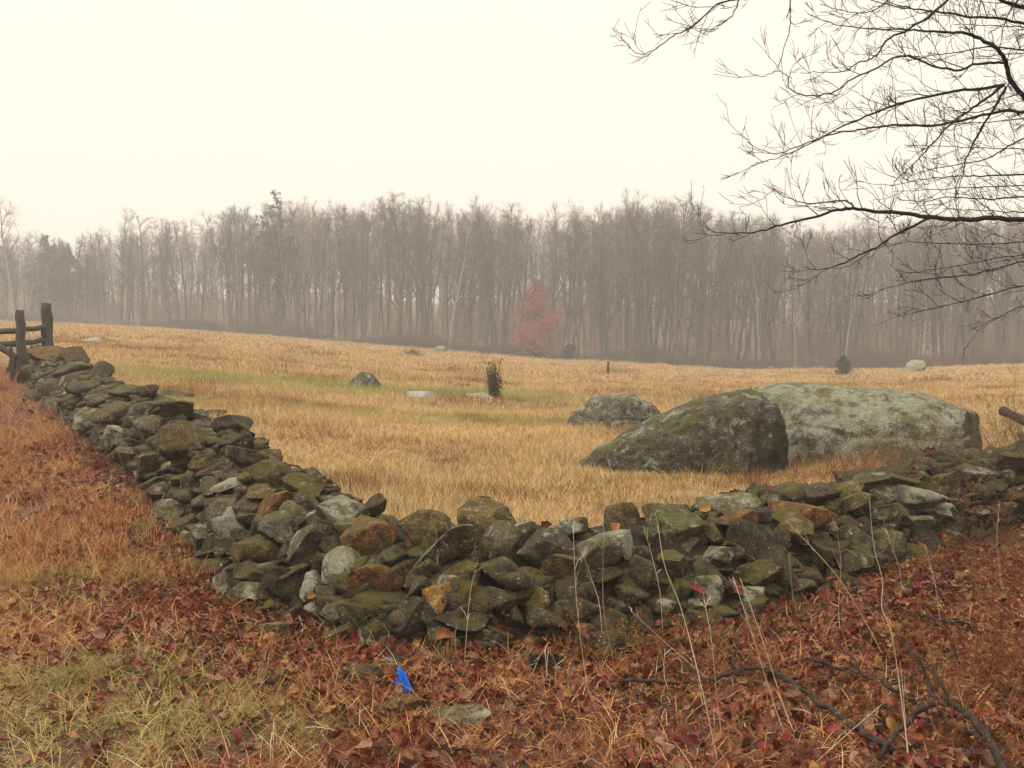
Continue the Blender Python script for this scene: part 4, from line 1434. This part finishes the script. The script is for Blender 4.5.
shrub(935, 384, 44, 8, 'low brown leafless shrub in grass beyond the long boulder', 51)
shrub(412, 357, 20, 8, 'low brown weed clump on the slope crest above the rounded rock', 52)
shrub(458, 388, 50, 5, 'flat patch of brown weeds beside the dark juniper', 53)
shrub(438, 464, 42, 6, 'small dark weed clump in straw grass behind the wall corner', 54)
shrub(1000, 440, 60, 12, 'thin brown weeds in straw grass near the broken log', 55)
shrub(815, 440, 70, 10, 'reddish brown weeds between the two large boulders', 56)
q = hit(608, 375, 100, heap=False)
A = Acc(); A.tube(np.array([q * 0 + np.array([0, 0, -.1]), np.array([0, 0, .35]), np.array([.02, 0, .8])]), [.08, .075, .07], 7)
tag(obj('stump', A.build('stump', M['branch_dead']), None, q), 'small dark post stump in straw grass above the dome boulder', 'stump')
# ------------------------------------------------------------------ the tree whose boughs hang in from the right
BR = [  # polyline in pixels, start radius (m), depth at start, depth at tip
    ([(1100, 224), (1024, 220), (994, 218), (962, 220), (933, 218), (905, 213), (877, 212), (853, 208), (840, 209), (812, 218), (784, 224), (764, 230), (743, 234), (723, 233), (707, 230)], .034, 8.0, 6.8),
    ([(929, 218), (909, 228), (889, 238), (881, 246), (861, 254), (840, 265), (816, 271), (804, 267)], .014, 7.6, 7.0),
    ([(853, 207), (848, 200), (828, 202), (804, 204), (780, 194), (763, 184)], .009, 7.3, 7.0),
    ([(1100, 118), (1024, 112), (1006, 110), (974, 117), (950, 123), (929, 127), (901, 124), (877, 127), (853, 131), (832, 133), (812, 141), (792, 149), (772, 156), (747, 142)], .020, 8.2, 6.8),
    ([(1004, 85), (974, 90), (958, 90), (925, 97), (893, 105), (869, 115), (844, 125), (832, 133), (800, 148), (778, 158), (750, 166)], .017, 8.2, 6.9),
    ([(1080, 150), (1040, 115), (1018, 91), (1008, 77), (1006, 61), (998, 48), (982, 40), (970, 33), (946, 32), (925, 31), (909, 30), (873, 29), (836, 26), (808, 14)], .036, 8.4, 7.2),
    ([(990, -50), (960, -15), (946, 2), (929, 16), (909, 30), (885, 40), (879, 53), (869, 61), (853, 63), (847, 73), (820, 72), (800, 73)], .018, 7.8, 7.0),
    ([(1006, 63), (990, 63), (970, 65), (962, 71), (942, 69), (925, 63), (909, 55), (893, 57), (873, 71), (853, 77), (836, 93), (812, 97), (788, 91), (788, 75), (776, 69), (762, 79), (745, 69)], .014, 8.0, 7.0),
    ([(800, -70), (792, -20), (790, 0), (791, 24), (784, 49), (777, 70)], .011, 7.4, 7.2),
    ([(840, -60), (780, -15), (739, 0), (731, 0), (715, 4), (703, 18), (687, 30), (673, 36), (654, 51), (640, 57), (622, 40)], .012, 7.0, 6.4),
    ([(739, 0), (735, 12), (722, 24), (713, 33), (700, 30)], .006, 6.7, 6.4),
    ([(1004, 85), (978, 105), (958, 117), (933, 142), (917, 162), (893, 182)], .015, 8.2, 7.3),
    ([(1006, 87), (994, 109), (978, 133), (966, 158), (963, 174), (954, 202)], .015, 8.2, 7.6),
    ([(1100, 30), (1024, 24), (998, 18), (974, 18), (954, 14), (925, 10), (901, 8), (869, 0), (840, -12)], .022, 8.4, 7.4),
    ([(1150, 40), (1080, 20), (1024, 8), (1000, 0), (975, -12), (930, -40)], .055, 8.6, 7.8),
    ([(1100, 128), (1024, 135), (998, 154), (978, 162), (933, 168), (910, 176)], .013, 8.0, 7.4),
    ([(1100, 172), (1024, 174), (990, 176), (962, 176), (933, 178), (917, 180), (890, 186)], .013, 8.0, 7.3),
    ([(1100, 195), (1024, 196), (985, 200), (950, 196), (925, 202), (900, 200)], .012, 8.0, 7.3),
    ([(1120, 240), (1024, 243), (974, 245), (925, 242), (895, 243)], .010, 7.8, 7.2),
    ([(1120, 262), (1024, 259), (974, 275), (935, 278), (910, 282), (880, 290)], .012, 7.8, 7.2),
    ([(1120, 290), (1024, 283), (985, 296), (950, 305), (915, 312)], .011, 7.6, 7.2),
    ([(1120, 318), (1030, 300), (1000, 318), (970, 330)], .010, 7.6, 7.3),
    ([(1100, 60), (1024, 50), (990, 46), (960, 52), (930, 56), (905, 62)], .014, 8.2, 7.5),
    ([(1060, -40), (1020, -5), (1004, 20), (1000, 48)], .018, 8.2, 8.0),
    ([(930, -60), (905, -20), (885, 4), (866, 14), (845, 12), (820, 4)], .010, 7.6, 7.1),
]
for k in range(8):
    y0 = 25 + k * 32 + R.uniform(-8, 8)
    x1 = R.uniform(885, 975)
    dy = R.uniform(-12, 30)
    BR.append(([(1100, y0 - 8), (1040, y0), (1040 - (1040 - x1) * .35, y0 + dy * .25), (1040 - (1040 - x1) * .7, y0 + dy * .75), (x1, y0 + dy)], .010, 8.0 + R.uniform(-.5, .8), 7.6 + R.uniform(-.5, .6)))
TX, TY_ = 6.6, 9.0
root = obj('overhanging_tree', None, None, (TX, TY_, 0.0))
tag(root, 'bare dark tree reaching its twiggy boughs across the sky before the wood', 'tree')
rng = np.random.default_rng(77)
A = Acc(); P, r = grow(rng, (0, 0, -.3), (0, 0, 1), 10.0, .26, .06, 16, .03, .03)
A.tube(P, r, 12)
obj('trunk', A.build('trunk', M['bark_near']), root)
TP = P + np.array([TX, TY_, 0])


def twig(A, q, d, L_, r, lvl):
    n = 5 if L_ > .25 else 3
    P, rr = grow(rng, q, d, L_, r, max(r * .4, .0015), n, .15, .10)
    A.tube(P, rr, 4 if lvl == 0 else 3, .5, False)
    if lvl < 2:
        for _ in range(int(rng.integers(2, 5)) if lvl == 0 else int(rng.integers(1, 3))):
            y = rng.uniform(.2, .95) * n; j = min(int(y), n - 1); q2 = P[j] + (P[j + 1] - P[j]) * (y - j)
            twig(A, q2, perp(rng, P[j + 1] - P[j], rng.uniform(.35, .85)), L_ * rng.uniform(.35, .75), max(r * .65, .0018), lvl + 1)


for bi, (pl, r0, d0, d1) in enumerate(BR):
    m = len(pl)
    ds = np.linspace(d0, d1, m) + .12 * np.sin(np.arange(m) * 1.3 + bi)
    P = np.array([at_y(px, py, D) for (px, py), D in zip(pl, ds)])
    if pl[0][0] >= 1060 or pl[0][1] < -30:
        z = min(max(P[0][2] - .3, 1.5), 9.3)
        j = int(np.argmin(np.abs(TP[:, 2] - z)))
        midp = TP[j] * .5 + P[0] * .5 + np.array([0, 0, .1])
        P = np.vstack([TP[j], midp, P])
    m = len(P)
    t = np.linspace(0, m - 1, m * 4)
    S = np.stack([np.interp(t, np.arange(m), P[:, c]) for c in range(3)], -1)
    for _ in range(3): S[1:-1] = (S[:-2] + 2 * S[1:-1] + S[2:]) / 4
    S[1:-1] += rng.normal(0, .003, (len(S) - 2, 3))
    r0 *= .78
    rr = .0022 + (r0 - .0022) * (1 - np.linspace(0, 1, len(S))) ** 1.1
    if m != len(pl): rr[:8] = np.linspace(r0 * 2.0, rr[8], 8)
    A = Acc()
    A.tube(S, rr, 7, .5)
    L_ = np.concatenate([[0], np.cumsum(np.linalg.norm(np.diff(S, axis=0), axis=1))])
    s_ = L_[-1] * .12
    sidef = 1
    while s_ < L_[-1]:
        j = min(int(np.searchsorted(L_, s_)), len(S) - 2)
        tn = S[j + 1] - S[j]; tn /= np.linalg.norm(tn)
        d = tn * 1.1 + np.array([rng.normal(0, .2), rng.normal(0, .5), sidef * rng.uniform(.25, .75) + .15])
        u = s_ / L_[-1]
        if px_ok := True:
            twig(A, S[j], d, rng.uniform(.14, .48) * (1.15 - .5 * u), max(.0022, rr[j] * .5 if rr[j] < .01 else .0038), 0)
        sidef *= -1
        s_ += rng.uniform(.06, .2) if pl[0][0] < 1060 else rng.uniform(.045, .15) * (1.6 if u > .5 else 1)
    o = obj('branch', A.build('branch', M['bark_near']), root)
    o.matrix_parent_inverse = Matrix.Translation((-TX, -TY_, 0))

# ------------------------------------------------------------------ haze
bm = bmesh.new()
bmesh.ops.create_cube(bm, size=1)
me = bpy.data.meshes.new('haze'); bm.to_mesh(me); bm.free()
hz = bpy.data.materials.new('thin_mist'); hz.use_nodes = True
nt = hz.node_tree; nt.nodes.clear()
ou = nt.nodes.new('ShaderNodeOutputMaterial'); pv = nt.nodes.new('ShaderNodeVolumePrincipled')
pv.inputs['Color'].default_value = (.93, .90, .86, 1)
pv.inputs['Density'].default_value = .0021
pv.inputs['Anisotropy'].default_value = 0.0
nt.links.new(pv.outputs[0], ou.inputs['Volume'])
me.materials.append(hz)
ho = obj('haze', me)
zmin = float(GZ.min()) - 1
ho.scale = (1440, 1140, 40 - zmin); ho.location = (0, 252, (40 + zmin) / 2)
tag(ho, 'thin pale mist over the meadow and wood', None, None, 'stuff')

# ------------------------------------------------------------------ sky, sun, camera
EL, AZ = math.radians(44), math.radians(252)        # a veiled sun high behind the camera's left shoulder
w = bpy.data.worlds.new('World'); SC.world = w; w.use_nodes = True
nt = w.node_tree; nt.nodes.clear()
ou = nt.nodes.new('ShaderNodeOutputWorld'); bg = nt.nodes.new('ShaderNodeBackground')
sk = nt.nodes.new('ShaderNodeTexSky'); sk.sky_type = 'NISHITA'; sk.sun_disc = False
sk.sun_elevation = EL; sk.sun_rotation = AZ; sk.dust_density = 6; sk.air_density = 1; sk.altitude = 100
tc = nt.nodes.new('ShaderNodeTexCoord'); sp = nt.nodes.new('ShaderNodeSeparateXYZ')
nt.links.new(tc.outputs['Generated'], sp.inputs[0])
rm = nt.nodes.new('ShaderNodeMapRange'); nt.links.new(sp.outputs[2], rm.inputs[0])
rm.inputs[1].default_value = .36; rm.inputs[2].default_value = 1; rm.inputs[3].default_value = 0; rm.inputs[4].default_value = 1
cm = nt.nodes.new('ShaderNodeMix'); cm.data_type = 'RGBA'
nt.links.new(rm.outputs[0], cm.inputs[0])
cm.inputs[6].default_value = (10.2, 8.9, 7.7, 1); cm.inputs[7].default_value = (30, 28.6, 25.5, 1)
cl = nt.nodes.new('ShaderNodeMix'); cl.data_type = 'RGBA'; cl.inputs[0].default_value = .92
nt.links.new(sk.outputs[0], cl.inputs[6]); nt.links.new(cm.outputs[2], cl.inputs[7])
nt.links.new(cl.outputs[2], bg.inputs[0]); bg.inputs[1].default_value = .1
nt.links.new(bg.outputs[0], ou.inputs[0])
sl = bpy.data.lights.new('sun', 'SUN'); sl.energy = 1.5; sl.angle = math.radians(13); sl.color = (1, .95, .86)
so = bpy.data.objects.new('sun', sl); COL.objects.link(so)
v = Vector((math.sin(AZ) * math.cos(EL), math.cos(AZ) * math.cos(EL), math.sin(EL)))
so.rotation_euler = v.to_track_quat('Z', 'Y').to_euler(); so.location = (-5, -10, 30)

cam = bpy.data.cameras.new('camera'); co = bpy.data.objects.new('camera', cam); COL.objects.link(co)
cam.sensor_width = 36; cam.lens = 36 * F / 1024; cam.clip_end = 3000; cam.clip_start = .05
co.location = EYE; co.rotation_euler = (math.pi / 2 - PITCH, 0, 0)
SC.camera = co
SC.render.resolution_x, SC.render.resolution_y = 1024, 768
vs = SC.view_settings
vs.view_transform = 'Standard'; vs.look = 'None'; vs.gamma = 1; vs.exposure = .36; vs.use_curve_mapping = False
cy = SC.cycles
cy.max_bounces = 4; cy.diffuse_bounces = 2; cy.glossy_bounces = 1; cy.transmission_bounces = 2; cy.volume_bounces = 0
cy.caustics_reflective = cy.caustics_refractive = False
cy.use_denoising = True
cy.denoiser = 'OPENIMAGEDENOISE'; cy.denoising_input_passes = 'RGB_ALBEDO_NORMAL'; cy.denoising_prefilter = 'ACCURATE'
cy.sample_clamp_indirect = 4
print('fill stones', n_fill)
